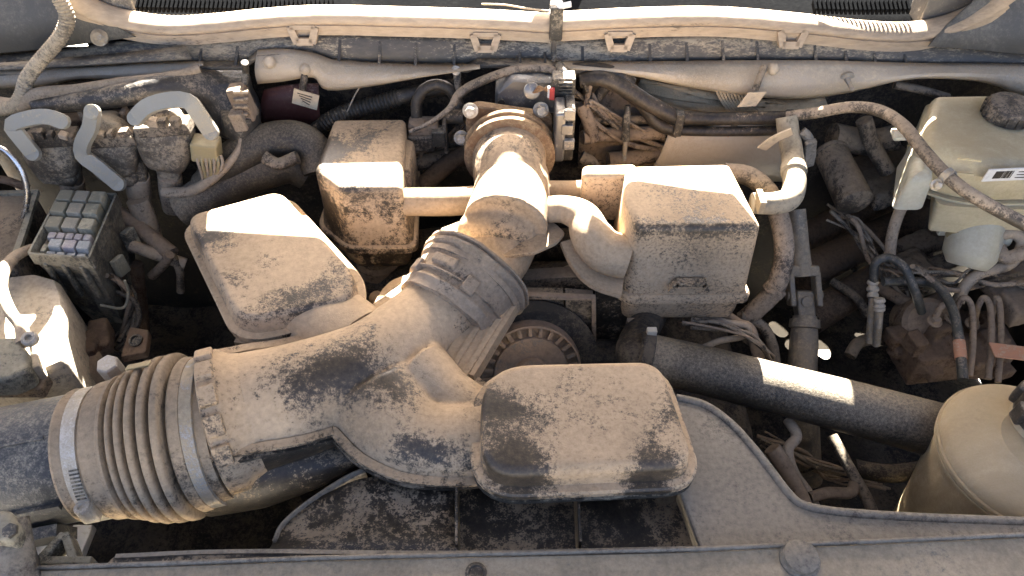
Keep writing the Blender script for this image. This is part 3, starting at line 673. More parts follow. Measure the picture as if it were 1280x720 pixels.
def bellows():
    t = thing('intake_bellows', 'brown convoluted rubber bellows on the intake tube at the left', 'bellows', P(190, 660, -.2))
    a = P(106, 569, -.115); b = P(286, 534, -.105); ax = (b-a).normalized(); L = (b-a).length
    prof = [(0, .06), (0, .0705), (.0025, .0715), (.005, .0705), (.011, .0695), (.027, .0695), (.029, .072), (.031, .0735), (.046, .0745), (.048, .077), (.051, .0775), (.0525, .074)]
    x = .0535
    for rr, pw in ((.080, .0105), (.0845, .0115), (.088, .0122), (.0895, .0128), (.090, .0135)):           # five tall folds, widening to the right
        prof += [(x, .069), (x+.0022, .068), (x+.0034, rr-.0035), (x+.0044, rr-.0008), (x+.0054, rr), (x+pw-.0030, rr), (x+pw-.0020, rr-.0008), (x+pw-.0012, rr-.0035), (x+pw, .069)]
        x += pw
    prof += [(x+.002, .070), (x+.004, .082), (x+.006, .0835), (x+.0155, .082), (x+.017, .0785), (x+.019, .0785), (x+.0205, .0805), (L-.011, .080), (L-.009, .077), (L, .076), (L, .06)]
    lathe('boot', prof, a, ax, 'intake_rubber', t, 64, sharp=42)
    up = Vector((0, 0, 1)); sd = ax.cross(up).normalized()
    def D(an): return up*math.sin(R(an))+sd*math.cos(R(an))
    # worm-drive clamp with slotted band and screw
    c = lathe('clamp_band', [(.0115, .0696), (.0115, .0712), (.0255, .0712), (.0255, .0696)], a, ax, 'steel_clean', t, 56); c['label'] = 'silver worm drive clamp band'
    for k in range(9):
        d = D(44-k*3.2); block('band_slot', a+ax*.0185+d*.0713, ax*.0046, d.cross(ax)*.0009, d*.0006, 'black_connector', c, bev=0)
    d = D(6); tn = d.cross(ax).normalized(); s = a+ax*.0185+d*.0755
    lathe('clamp_screw', [(-.010, .006), (.006, .006), (.006, .0075), (.008, .008), (.011, .0075), (.0115, .004), (.009, .003)], s, tn*1.0, 'steel_clean', c, 20)
    block('screw_housing', s-tn*.004-d*.003, ax*.0085, tn*.012, d*.006, 'steel_clean', c)
    lathe('end_band', [(L-.0225, .0795), (L-.022, .0815), (L-.010, .081), (L-.0095, .079)], a, ax, 'steel_dusty', t, 56)
    block('yellow_mark', a+ax*(L*.52)+D(116)*.0905, ax*.012, D(116).cross(ax)*.006, D(116)*.0012, 'amber_plastic', t)
    # black intake tube to the left
    t2 = thing('intake_tube', 'smooth black plastic intake tube entering from the lower left', 'intake tube', P(20, 640, -.2))
    lathe('pipe', [(-.30, .068), (-.02, .0675), (.001, .0675), (.012, .066)], a, ax, 'tube_plastic', t2, 48)
    strap('mould_ridge', [a-ax*s+D(14)*.0695 for s in (.004, .08, .16, .26)], .003, .003, 'tube_plastic', t2, hint=tuple(D(14)), k=2)
    strap('mould_ridge', [a-ax*s+D(75)*.068 for s in (.01, .08, .16, .26)], .0015, .0015, 'tube_plastic', t2, hint=tuple(D(75)), k=2)
    strap('lower_skirt', [a-ax*s+D(-20)*.076 for s in (.015, .08, .16, .26)], .02, .006, 'tube_plastic', t2, hint=tuple(D(-20)), k=2)
bellows()

# ---- throttle body
def throttle():
    t = thing('throttle_unit', 'aluminium throttle body with rusty flange behind the intake elbow', 'throttle body', Q(637, 200, .9))
    c0 = Q(637, 188, .872); F_ = Vector((0, -1, 0))
    lathe('clamp_ring', [(-.004, .0535), (-.004, .0625), (.0, .0645), (.004, .0635), (.006, .060), (.010, .0605), (.014, .0635), (.020, .0635), (.022, .058), (.022, .0535)], c0+Vector((0, .004, 0)), F_, 'rusty_flange', t, 56)
    pl = [(-.058, -.055), (.058, -.055), (.060, .034), (.020, .040), (-.050, .052), (-.062, .03)]
    V, Fc = slab_vf([(x, z) for x, z in pl], [(0, 0), (0, .012), (.002, .014)], .012); o0 = c0+Vector((0, .034, .008))
    mesh('mounting_plate', [o0+Vector((v.x, -v.z, v.y)) for v in V], Fc, 'rusty_flange', t)
    for x, y, m in ((588, 138, 'steel_clean'), (676, 137, 'aluminium'), (577, 172, 'steel_dusty')):
        bolt(Q(x, y, c0.y+.014), F_+Vector((0, 0, .3)), .0075, m, t)
    # motor housing on top
    a = Q(632, 112, c0.y+.062); 
    V, Fc = slab_vf([(-.016, -.034), (.074, -.036), (.078, .020), (.008, .022), (-.014, .000)], [(0, 0), (0, .034), (.004, .040)], .006)
    mesh('motor_housing', [a+Vector((v.x, -v.z+.03, v.y)) for v in V], Fc, 'aluminium', t)
    lathe('motor_barrel', [(0, .018), (.05, .018), (.052, .014)], a+Vector((.006, .008, .002)), (1, 0, 0), 'aluminium', t, 28)
    lathe('housing_eye', [(0, .005), (.003, .005), (.003, .002)], a+Vector((-.006, -.012, -.012)), F_, 'black_connector', t, 16)
    lathe('motor_cap', [(0, .011), (.006, .011), (.008, .008)], Q(665, 113, c0.y+.03), F_+Vector((0, 0, .4)), 'aluminium', t, 24)
    for k in range(4): tube('wire', [Q(664+k*2, 116-k, c0.y+.026), Q(674, 110-k*2+4, c0.y+.014), Q(684, 108+k*2, c0.y+.02)], .0014, 'rusty_flange', t, n=6)
    block('connector', Q(704, 106, c0.y+.044), (.016, 0, 0), (0, .012, 0), (0, 0, .016), 'black_connector', t)
    for k in range(5): block('connector_rib', Q(707, 99+k*4, c0.y+.030), (.009, 0, 0), (0, .002, 0), (0, 0, .0011), 'black_connector', t, bev=0)
    block('lock_clip', Q(690, 117, c0.y+.028), (.0035, 0, 0), (0, .003, 0), (0, 0, .009), 'red_clip', t, bev=.001)
    block('lock_clip', Q(686, 115, c0.y+.03), (.002, 0, 0), (0, .003, 0), (0, 0, .008), 'white_label', t, bev=.001)
    tube('loom', [Q(700, 96, c0.y+.05), Q(703, 90, c0.y+.06), Q(699, 84, c0.y+.08)], .008, 'black_connector', t)
    # gear cover at the side, held by clips
    block('gear_cover', Q(699, 162, c0.y+.006), (.0075, 0, 0), (0, .022, 0), (0, 0, .040), 'aluminium', t, bev=.004)
    block('cover_edge', Q(711, 160, c0.y+.010), (.0065, 0, 0), (0, .02, 0), (0, 0, .042), 'black_connector', t, bev=.003)
    for y, x in ((143, 712), (161, 709), (180, 711)): block('cover_clip', Q(x, y, c0.y-.014), (.0075, 0, 0), (0, .004, 0), (0, 0, .0075), 'aluminium', t, bev=.001)
throttle()
# ================================================================== front: crossbeam, fan shroud, latch
def front():
    o = slab('front_crossbeam', PP([(32, 713), (400, 700), (868, 689), (1280, 671), (1420, 665), (1500, 900), (-200, 900), (-60, 718)], -.085), [(0, -.13), (0, -.0865), (.0015, -.085)], 'beam_paint', r=.002)
    t = thing('crossbeam', 'dusty grey steel crossbeam across the bottom of the picture', 'crossbeam', P(640, 720, -.1)); o.name = 'beam'; o.parent = t; o.matrix_parent_inverse = Matrix.Translation(t.location).inverted()
    lathe('bolt', [(0, .0185), (.003, .0185), (.0036, .0165), (.009, .0158), (.0105, .0135), (.011, .001)], P(999, 700, -.085), (0, 0, 1), 'shroud_plastic', t, 32)
    lathe('plug', [(0, .010), (.002, .010), (.003, .007), (.0012, .006), (.0012, .001)], P(595, 717, -.085), (0, 0, 1), 'cap_plastic', t, 24)
    grid('front_lip', [PP([(32, 712), (400, 699), (868, 688), (1280, 670), (1420, 664)], -.0845), PP([(32, 709), (400, 696), (868, 685), (1280, 667), (1420, 661)], -.080)], 'shroud_plastic', t, th=.003)

    t = thing('fan_shroud', 'dusty grey fan shroud with a curved cutout behind the crossbeam', 'fan shroud', P(1000, 660, -.2))
    arch = [(845, 497), (880, 506), (912, 528), (940, 558), (965, 590), (985, 616), (1003, 631), (1040, 639), (1100, 644), (1180, 648), (1290, 652), (1400, 656)]
    poly = arch+[(1400, 668), (1280, 674), (872, 690), (876, 682), (850, 614), (780, 600), (720, 520)]
    slab('top_panel', PP(poly, -.10), [(0, -.108), (0, -.1015), (.0015, -.10)], 'shroud_plastic', t, r=0)
    rim = [P(x, y, -.10) for x, y in arch]
    grid('arch_wall', [[p+Vector((0, 0, .002)) for p in rim], [p+Vector((0, 0, -.035)) for p in rim], [p+Vector((-.01, -.004, -.12)) for p in rim]], 'shroud_plastic', t, th=.003, k=4)
    tube('arch_rim', [P(x, y, -.100) for x, y in arch], .0045, 'shroud_plastic', t, n=10)
    strap('front_edge', [P(x, y, -.096) for x, y in ((872, 690), (1080, 683), (1280, 673), (1400, 667))], .003, .006, 'shroud_plastic', t, k=3)
    # rubbed well under the front box: floor, side walls and ribs
    slab('well_floor', PP([(572, 606), (856, 606), (884, 684), (572, 696)], -.150), [(0, -.156), (0, -.150)], 'shroud_rubbed', t, r=0)
    for a, b in (((572, 612), (572, 694)), ((720, 616), (724, 690))):
        p, q = P(*a, -.128), P(*b, -.128); d = (q-p)/2; block('well_rib', (p+q)/2, d, Vector((.0014, 0, 0)), Vector((0, 0, .024)), 'shroud_rubbed', t, bev=.0006)
    grid('well_wall', [PP([(850, 612), (860, 640), (880, 688)], -.1), PP([(850, 612), (860, 640), (880, 688)], -.1)], 'shroud_plastic', t, th=.003) if False else None
    p, q = P(851, 612, -.128), P(879, 686, -.128); block('well_wall', (p+q)/2, (q-p)/2, Vector((.002, 0, 0)), Vector((0, 0, .028)), 'shroud_plastic', t, bev=.0006)
    # sloping black panel on the left with its raised border
    a = PP([(345, 668), (372, 640), (420, 612), (470, 596), (572, 600)], -.125); b = PP([(330, 694), (372, 690), (420, 688), (470, 690), (572, 692)], -.11)
    grid('side_panel', lerp_rows(a, b, 4, -.006, (0, 0, 1)), 'shroud_rubbed', t, th=.003, k=3)
    g2 = [P(x, y, -.118) for x, y in ((342, 676), (352, 655), (380, 630), (425, 600), (455, 585))]
    grid('dark_flank', [g2, [p+Vector((.0, .01, -.10)) for p in g2]], 'shroud_plastic', t, th=.003, k=4)
    slab('lower_strip', PP([(128, 708), (142, 694), (180, 690), (340, 684), (572, 690), (872, 684), (872, 692), (400, 702), (130, 716)], -.092), [(0, -.13), (0, -.094), (.002, -.092)], 'shroud_rubbed', t, r=.003)
    strap('strip_ridge', PP([(145, 696), (300, 690), (572, 692), (870, 686)], -.091), .002, .002, 'shroud_plastic', t, k=4)

    t = thing('latch_lever', 'grey ribbed latch lever in the bottom left corner', 'latch', P(10, 690, -.12))
    tube('stem', PP([(10, 650, -.06), (14, 690, -.075), (24, 740, -.09)]), [.017, .019, .021], 'shroud_plastic', t, n=18)
    slab('head', PP([(-12, 636), (12, 636), (22, 655), (14, 676), (-16, 676)], -.045), dome(-.075, -.045, .006), 'fusebox_plastic', t, r=.004)
    lathe('socket', [(0, .007), (.003, .007), (.004, .004)], P(14, 664, -.043), (0, -.2, 1), 'black_connector', t, 6)
    t = thing('support_bracket', 'black triangular bracket under the intake tube', 'bracket', P(80, 700, -.12))
    for a, b in (((52, 708), (86, 672)), ((86, 672), (98, 706)), ((48, 706), (120, 706))):
        p, q = P(*a, -.11), P(*b, -.11); d = (q-p)/2; block('arm', (p+q)/2, d, d.cross(Vector((0, 0, 1))).normalized()*.004, Vector((0, 0, .012)), 'fusebox_plastic', t)
    t = thing('painted_sun_bits', 'white plates painting in the sunlit bits seen below the intake tube', 'housing', P(60, 690, -.3))  # white colour stands in for sunlight on bits far below
    for x, y, w_, h_ in ((48, 682, .018, .022), (60, 700, .012, .012), (96, 684, .012, .025)): block('pale_face', P(x, y, -.24), (w_, 0, 0), (0, h_, 0), (0, 0, .006), 'white_label', t)
front()

# ================================================================== middle depth: alternator, bracket plates, pulleys
def alternator():
    t = thing('alternator', 'dusty alternator with a slotted rim in the gap beside the forked duct', 'alternator', P(672, 470, -.35))
    c = P(664, 466, -.20); ax = Vector((.12, -1, .55)).normalized()
    lathe('case', [(-.10, .064), (-.012, .068), (-.004, .066), (-.004, .0645), (-.016, .064), (-.016, .0505), (-.002, .0495), (0.0, .048), (0, .022), (.006, .020), (.006, .001)], c, ax, 'alternator_case', t, 48)
    lathe('rim', [(-.003, .066), (.002, .066), (.003, .0635), (-.003, .063)], c, ax, 'alternator_case', t, 48)
    u = ax.orthogonal().normalized(); v = ax.cross(u)
    for k in range(26):
        an = 2*math.pi*k/26; d = u*math.cos(an)+v*math.sin(an); block('fin', c+d*.0572-ax*.006, d*.0073, d.cross(ax)*.0028, ax*.0065, 'alternator_case', t, bev=.001)
    t2 = thing('belt_guard', 'thin black belt guard rim around the alternator', 'guard', c)
    pts = [c+ax*-.02+(u*math.cos(a)+v*math.sin(a))*.080 for a in [R(x) for x in range(0, 361, 15)]]
    strap('rim', pts, .014, .003, 'deep_dark', t2, hint=tuple(ax), k=3)
    t = thing('bracket_plate', 'upright ribbed dark bracket plates between alternator and right resonator box', 'bracket', Q(740, 450, .66))
    def plate(name, pts, y, th, mat): 
        top = QQ(pts, y); n = len(top); V = top+[p+Vector((0, th, 0)) for p in top]
        mesh(name, V, [list(range(n)), list(range(n, 2*n))[::-1]]+[[i, (i+1) % n, n+(i+1) % n, n+i] for i in range(n)], mat, t)
    plate('plate', [(640, 368), (704, 368), (706, 404), (640, 404)], .66, .012, 'dark_clutter')
    plate('plate', [(707, 370), (742, 373), (744, 455), (707, 455)], .655, .014, 'dark_clutter')
    plate('plate', [(744, 350), (790, 352), (790, 455), (746, 455)], .675, .012, 'shroud_rubbed')
    plate('plate', [(655, 350), (740, 345), (790, 340), (790, 366), (655, 372)], .70, .02, 'dark_clutter')
    strap('plate_edge', QQ([(656, 369), (742, 372), (743, 460)], .652), .003, .004, 'brown_clutter', t, hint=(0, -1, 0), smooth=False)
    strap('plate_edge', QQ([(790, 400), (778, 450)], .648), .006, .004, 'brown_clutter', t, hint=(0, -1, 0), smooth=False)
    t = tag(tube('coolant_hose', PP([(655, 352, -.16), (680, 357, -.16), (705, 345, -.17), (720, 338, -.18)]), .012, 'dark_clutter', n=12), 'short dark hose just above the bracket plates', 'hose')
alternator()

# ================================================================== right side
def right_side():
    t = thing('radiator_hose', 'thick black radiator hose slanting down to the round coolant tank', 'hose', P(980, 520, -.2))
    pts = PP([(800, 445, -.145), (880, 463, -.152), (960, 483, -.160), (1040, 503, -.168), (1120, 524, -.178), (1210, 548, -.19)])
    tube('hose', pts, [.030, .0305, .031, .032, .033, .034], 'hose_black', t, n=28, k=8)
    ax = (pts[1]-pts[0]).normalized(); lathe('clamp', [(.004, .0305), (.004, .032), (.009, .032), (.009, .0305)], pts[0], ax, 'steel_clean', t, 36)
    lathe('end_cuff', [(-.003, .029), (0, .0325), (.012, .0325), (.014, .030)], pts[0], ax, 'deep_dark', t, 32)
    tube('hose_elbow', [pts[0]+ax*.012, pts[0]-ax*.008, P(796, 424, -.165), P(808, 404, -.185), P(818, 385, -.2)], .022, 'deep_dark', t, n=24)
    block('clamp_tab', pts[0]+ax*.006+Vector((.006, .014, .032)), (.006, 0, 0), (0, .004, 0), (0, 0, .005), 'steel_clean', t, bev=.001)
    # round coolant tank
    t = thing('coolant_tank', 'round yellowed coolant tank with black cap at the lower right edge', 'coolant tank', P(1270, 640, -.25))
    c = P(1294, 560, -.115); up = Vector((.03, -.02, 1)).normalized()
    lathe('tank', [(-.26, .058), (-.20, .064), (-.10, .079), (-.05, .0845), (-.03, .0865), (-.026, .090), (-.018, .0915), (-.010, .090), (-.004, .085), (0, .076), (.006, .060), (.010, .042), (.012, .040)], c, up, 'tank_plastic', t, 72)
    lathe('seam', [(-.021, .0905), (-.020, .0935), (-.0165, .0935), (-.0155, .0905)], c, up, 'tank_plastic', t, 72)
    lathe('seam', [(-.0285, .089), (-.0275, .092), (-.0245, .092), (-.0235, .089)], c, up, 'tank_plastic', t, 72)
    cc = c+up*.012+Vector((.014, .022, 0)); lathe('neck', [(-.004, .036), (.008, .034), (.010, .032)], cc, up, 'tank_plastic', t, 40)
    g = G(); g.add(*lathe_vf([(.006, .033), (.010, .037), (.034, .037), (.040, .034), (.042, .026), (.042, .001)], cc, up, 36)); u = up.orthogonal().normalized(); v = up.cross(u)
    cap = g.out('cap', 'cap_plastic', t)
    for k in range(8):
        d = u*math.cos(k*math.pi/4)+v*math.sin(k*math.pi/4); block('grip', cc+d*.038+up*.022, d*.005, d.cross(up)*.008, up*.013, 'cap_plastic', cap, bev=.003)
    # brake fluid reservoir
    t = thing('fluid_reservoir', 'translucent yellowed fluid reservoir with grey screw cap in the upper right', 'reservoir', P(1215, 290, -.13))
    zt = .0
    top = PP([(1166, 115), (1290, 113), (1370, 118), (1380, 205), (1240, 206), (1192, 196), (1150, 176)], zt)
    slab('tank', top, [(.004, -.062), (-.001, -.055), (-.002, -.02)]+dome(-.05, zt, .016, .002, 5)[1:], 'reservoir_plastic', t, r=[.012, .01, .02, .03, .03, .03, .03], seg=7)
    base = round_poly([tuple(p[:2]) for p in top], [.012, .01, .02, .03, .03, .03, .03], 7)
    slab('seam', inset(base, -.004), [(0, -.066), (.0, -.0622)], 'reservoir_plastic', t, r=0)
    low = PP([(1172, 205), (1300, 205), (1320, 262), (1252, 262), (1168, 256)], -.066)
    slab('lower_chamber', low, [(.020, -.128), (.012, -.122), (.004, -.085), (0, -.0662)], 'reservoir_plastic', t, r=.02)
    side = PP([(1140, 165), (1175, 165), (1175, 222), (1134, 222)], -.02); slab('side_chamber', side, dome(-.075, -.022, .015, .004), 'reservoir_pale', t, r=.012)
    cc = P(1257, 146, zt); g = G(); g.add(*lathe_vf([(0, .027), (.002, .031), (.017, .031), (.021, .028), (.022, .024), (.0225, .001)], cc, (0, -.05, 1), 40)); cap = g.out('cap', 'cap_plastic', t)
    for k in range(16):
        a = 2*math.pi*k/16; d = Vector((math.cos(a), math.sin(a), 0)); block('grip', cc+d*.031+Vector((0, 0, .009)), d*.0024, Vector((-d.y, d.x, 0))*.0034, Vector((0, 0, .0075)), 'cap_plastic', cap, bev=.0008)
    for zz in (-.028, -.05): strap('level_mark', [Q(1196, 200, top[5].y-.004)+Vector((0, 0, zz+.03)), Q(1226, 203, top[4].y-.003)+Vector((0, 0, zz+.03))], .0012, .0012, 'reservoir_plastic', t)
    # sticker with bar code
    a = P(1240, 206, zt); fr = Q(1252, 218, a.y-.006); lab = block('sticker', fr+Vector((.008, 0, 0)), (.030, .002, 0), (0, .0012, 0), (0, -.001, .0105), 'white_label', t, bev=.0006)
    xx = -.018
    for k in range(13):
        wd = random.choice((.0005, .0008, .0012)); block('printed_bar', fr+Vector((.008+xx, -.0014+.0667*xx, .001)), (wd, 0, 0), (0, .0004, 0), (0, -.0006, .0062), 'cap_plastic', lab, bev=0); xx += random.uniform(.0014, .0026)
    for k in range(3): block('printed_line', fr+Vector((.026, -.0014+.0667*.018-.0005+.0005*k, .005-.005*k)), (.007, 0, 0), (0, .0004, 0), (0, 0, .0007), 'cap_plastic', lab, bev=0)
    t = thing('master_cylinder', 'pale rounded cylinder bowl hanging below the fluid reservoir', 'cylinder', P(1205, 340, -.2))
    a = P(1218, 296, -.135)
    g = G(); g.add(*sweep([a+Vector((.008, .02, .02)), a, a+Vector((-.004, -.016, -.02)), a+Vector((-.008, -.026, -.034))], [.034, .036, .036, .026], n=28, k=5)); g.add(*sweep([a+Vector((0, 0, .0)), a+Vector((.045, -.005, .004))], [.016, .014], n=16, k=3))
    blend('bowl', g, 'reservoir_pale', t, voxel=.003, smooth=5)
    lathe('neck', [(0, .022), (.018, .022), (.02, .02)], P(1208, 282, -.12), (0, 0, -1), 'amber_plastic', t, 28)
    block('tab', P(1180, 285, -.13), (.006, 0, 0), (0, .004, 0), (0, 0, .012), 'reservoir_pale', t)
    # hose sweeping over the reservoir
    t = thing('vacuum_hose', 'long dusty grey hose sweeping across in front of the fluid reservoir', 'hose', Q(1060, 135, .88))
    pts = [Q(984, 146, .905), Q(1020, 141, .89), Q(1062, 134, .875), Q(1098, 138, .85), Q(1128, 156, .80), Q(1156, 190, .745), Q(1186, 222, .70), Q(1225, 250, .67), Q(1300, 290, .64), Q(1360, 320, .62)]
    tube('hose', pts, .0078, 'hose_dusty', t, n=14, k=8)
    d = (pts[7]-pts[5]).normalized(); m_ = Q(1184, 220, .702); lathe('clamp', [(-.004, .0085), (-.004, .0098), (.004, .0098), (.004, .0085)], m_, d, 'steel_dusty', t, 20); bolt(m_+Vector((-.012, -.006, -.008)), (0, -1, .4), .005, 'steel_dusty', t)
    o = slab('mounting_tab', PP([(1114, 160), (1136, 160), (1142, 172), (1118, 173)], -.01), dome(-.014, -.01, .001), 'reservoir_pale', r=.003); tag(o, 'small pale plastic tab beside the long grey hose', 'tab')
    # twin heater tubes
    t = thing('heater_pipes', 'pair of dark coolant tubes clipped together below the cowl', 'pipe', Q(900, 160, .92))
    for dy, rr in ((0, .0095), (16, .0075)):
        tube('tube', QQ([(842, 147+dy, .925), (880, 148+dy, .922), (930, 148+dy, .92), (988, 147+dy, .915)]), rr, 'hose_rubber', t, n=14)
    tube('hose', QQ([(726, 100, .95), (752, 98, .945), (780, 110, .94), (812, 130, .93), (846, 147, .925)]), .0115, 'hose_rubber', t, n=16)
    tube('hose', QQ([(780, 112, .955), (805, 132, .945), (822, 154, .935), (848, 164, .925)]), .0105, 'hose_rubber', t, n=16)
    for x in (848, 985): block('clip', Q(x, 154, .918), (.006, 0, 0), (0, .008, 0), (0, 0, .019), 'black_connector', t)
    block('clip', Q(918, 154, .925), (.005, 0, 0), (0, .004, 0), (0, 0, .006), 'black_connector', t)
    tag(tube('wiring_loom', QQ([(716, 88, .96), (740, 86, .96), (768, 92, .955), (790, 106, .95)]), .010, 'hose_rubber', n=12), 'black loom running right from the throttle unit under the cowl', 'loom')
    # breather pipe with elbow
    t = thing('breather_pipe', 'dusty breather pipe bending into the right resonator box, elbow sunlit', 'pipe', P(985, 255, -.08))
    pp = [Q(983, 146, .90), Q(986, 168, .885), Q(990, 190, .86), Q(992, 212, .825), P(993, 232, -.055), P(987, 248, -.06), P(970, 254, -.062), P(940, 254, -.062)]
    tube('pipe', pp, [.0145, .015, .015, .0155, .0155, .0155, .015, .014], 'pipe_dust', t, n=22, k=8)
    d = (pp[3]-pp[2]).normalized(); lathe('collar', [(-.006, .015), (-.005, .0175), (.006, .0175), (.007, .015)], pp[3], d, 'pipe_dust', t, 24)
    block('clip', P(950, 252, -.048), (.004, 0, 0), (0, .014, 0), (0, 0, .010), 'pipe_dust', t, bev=.001)
    o = strap('paper_tag', QQ([(952, 186, .872), (968, 174, .868), (990, 164, .868)], None), .0012, .0085, 'tag_paper', hint=(0, -.3, 1), k=3); tag(o, 'slanted buff paper tag wrapped around the breather pipe', 'tag')
    o = block('bracket', Q(1012, 192, .865), (.009, .004, 0), (0, .005, 0), (-.004, 0, .022), 'shroud_plastic', None, bev=.003); o.name = 'pipe_bracket'; tag(o, 'small grey bracket plate right of the breather pipe', 'bracket')
    tag(tube('hose_bend', QQ([(1002, 164, .88), (1010, 172, .875), (1014, 190, .87), (1010, 205, .868)]), .007, 'shroud_plastic', n=12), 'short grey hose bend behind the breather pipe bracket', 'hose')
    # hose behind the right box
    t = thing('heater_hose', 'dusty bent hose dropping behind the right resonator box', 'hose', P(970, 390, -.2))
    pts = PP([(905, 216, -.06), (935, 220, -.06), (960, 240, -.075), (975, 275, -.10), (980, 320, -.13), (968, 362, -.17), (946, 386, -.20), (930, 400, -.22)])
    tube('hose', pts, .0135, 'hose_dusty', t, n=18, k=8); d = (pts[6]-pts[5]).normalized(); lathe('clamp', [(-.006, .0135), (-.005, .016), (.005, .016), (.006, .0135)], pts[5], d, 'hose_dusty', t, 24)
    # steering shaft with joint
    t = thing('steering_shaft', 'tan steering shaft with a universal joint between hose and dark pipes', 'steering shaft', P(1004, 470, -.35))
    a, b, c2, d2 = P(996, 262, -.12), P(1003, 345, -.19), P(1006, 395, -.24), P(1003, 480, -.30)
    tube('upper_shaft', [a, a.lerp(b, .5), b], [.0125, .013, .0145], 'shaft_metal', t, n=20)
    tube('lower_shaft', [c2, c2.lerp(d2, .4), d2, P(1010, 600, -.46)], [.017, .020, .021, .021], 'shaft_metal', t, n=20)
    lathe('collar', [(0, .021), (.012, .022), (.014, .018)], c2+(d2-c2)*.05, (d2-c2), 'shaft_metal', t, 24)
    ax = (b-a).normalized(); sd = Vector((1, 0, 0)); nn = ax.cross(sd).normalized()
    for s in (-1, 1):
        block('yoke', b+sd*s*.019+ax*.018, sd*.0045, ax*.026, nn*.011, 'shaft_metal', t, bev=.003)
        lathe('pin', [(0, .008), (.003, .008), (.004, .006)], b+sd*s*.022+ax*.028, sd*s, 'shaft_metal', t, 16)
    block('yoke', c2-ax*.008, sd*.013, ax*.03, nn*.012, 'shaft_metal', t, bev=.004)
    lathe('pin', [(0, .008), (.003, .008), (.004, .005)], c2-ax*.022-nn*-.012, nn, 'shaft_metal', t, 16); lathe('pin', [(0, .008), (.003, .008), (.004, .005)], c2-ax*.022-nn*.012, -nn, 'shaft_metal', t, 16)
    block('yoke_bridge', b-ax*.008, sd*.022, ax*.008, nn*.012, 'shaft_metal', t, bev=.003)
    # dark round canister and pipes behind
    t = thing('canister', 'dusty dark round canister behind the steering shaft', 'canister', P(1060, 245, -.15))
    a, b = P(1036, 186, -.10), P(1070, 256, -.12); d = (b-a); lathe('can', [(0, .018), (.004, .024), (d.length-.004, .026), (d.length, .021), (d.length+.002, .001)], a, d, 'dark_clutter', t, 32); lathe('ring', [(.006, .024), (.007, .026), (.012, .026), (.013, .024)], a, d, 'dark_clutter', t, 32)
    for k, (p1, p2, rr, lb) in enumerate((((1000, 300), (1150, 232), .026, 'upper dark brown frame tube behind the steering shaft'), ((1000, 345), (1160, 268), .03, 'middle dark brown frame tube behind the steering shaft'), ((1010, 400), (1150, 318), .026, 'lowest dark brown frame tube behind the steering shaft'))):
        tag(tube('frame_tube', [P(*p1, -.30), P((p1[0]+p2[0])/2, (p1[1]+p2[1])/2-2, -.29), P(*p2, -.28)], rr, 'deep_brown', n=18), lb, 'frame tube')
    g = G()
    for k in range(9): 
        c = P(random.uniform(1075, 1135), random.uniform(185, 235), -.17); g.add(*boxv(c, (random.uniform(.02, .04), .008, .004), (-.006, .03, 0), (0, .006, random.uniform(.01, .02))))
    o = blend('linkage_cover', g, 'dark_clutter', None, .004, 3); tag(o, 'lumpy brown cover between canister and fluid reservoir', 'cover')
    for k, (pts, rr, lb) in enumerate(((QQ([(1040, 170, .95), (1085, 178, .95), (1120, 172, .95)], None), .02, 'dim brown pipe behind the long grey hose'), (QQ([(1118, 106, .97), (1150, 112, .965), (1185, 122, .96)], None), .006, 'thin mauve-grey rod above the fluid reservoir'), (QQ([(1080, 150, .93), (1090, 180, .92), (1110, 215, .9)], None), .012, 'upright brown hose left of the fluid reservoir'))):
        tag(tube('pipe', pts, rr, 'dark_clutter', n=12), lb, 'pipe')
    # brake unit and its lines
    t = thing('brake_unit', 'rusty brown dust-caked hydraulic brake unit at the right edge', 'brake unit', P(1160, 480, -.35))
    g = G(); c = P(1165, 440, -.285)
    g.add(*boxv(c, (.046, .006, 0), (-.004, .034, 0), (0, 0, .03))); g.add(*boxv(c+Vector((.07, .03, -.02)), (.05, 0, 0), (0, .04, 0), (0, 0, .035)))
    for k in range(34): g.add(*boxv(c+Vector((random.uniform(-.06, .10), random.uniform(-.04, .05), random.uniform(.0, .045))), (random.uniform(.008, .018), .004, 0), (-.004, random.uniform(.008, .016), 0), (0, 0, random.uniform(.006, .016))))
    blend('valve_block', g, 'rust_clutter', t, .0028, 4)
    lathe('motor', [(0, .036), (.05, .036), (.056, .03), (.058, .001)], P(1142, 400, -.28), (-.1, -.6, .6), 'brown_clutter', t, 36)
    for x, y in ((1168, 402), (1190, 398), (1215, 405)): bolt(P(x, y, -.222), (0, -.2, 1), .007, 'brown_clutter', t)
    for k, (x0, x1, yb) in enumerate(((1196, 1215, 470), (1222, 1238, 474), (1242, 1250, 478), (1168, 1186, 400))):
        yt = 372 if k < 3 else 380
        tag(tube('brake_line', PP([(x0-4, 405, -.24), (x0, 385, -.20), ((x0+x1)/2, yt, -.18), (x1, 386, -.19), (x1+1, 430, -.20), (x1-3, yb, -.22)] if k < 3 else [(x0, 400, -.22), (1176, 384, -.2), (x1, 378, -.2)]), .0042, 'brown_clutter', n=10),
            ('steel brake line loop, leftmost of three by the orange tag', 'steel brake line loop, middle of three by the orange tag', 'steel brake line loop, nearest the orange tag', 'tiny brake line stub on top of the brake unit')[k], 'brake line')
    tag(block('orange_tag', P(1264, 440, -.19), (.024, -.004, 0), (.001, .012, 0), (0, 0, .001), 'orange_tag', None, .0004), 'faded orange tag beside the brake line loops', 'tag')
    t = thing('hydraulic_hose', 'bluish hose arching over the brake unit with silver fittings', 'hose', P(1095, 390, -.25))
    tube('hose', PP([(1092, 352, -.20), (1094, 330, -.17), (1110, 322, -.16), (1130, 334, -.16), (1143, 362, -.18), (1152, 390, -.22)]), .0062, 'blue_hose', t, n=14)
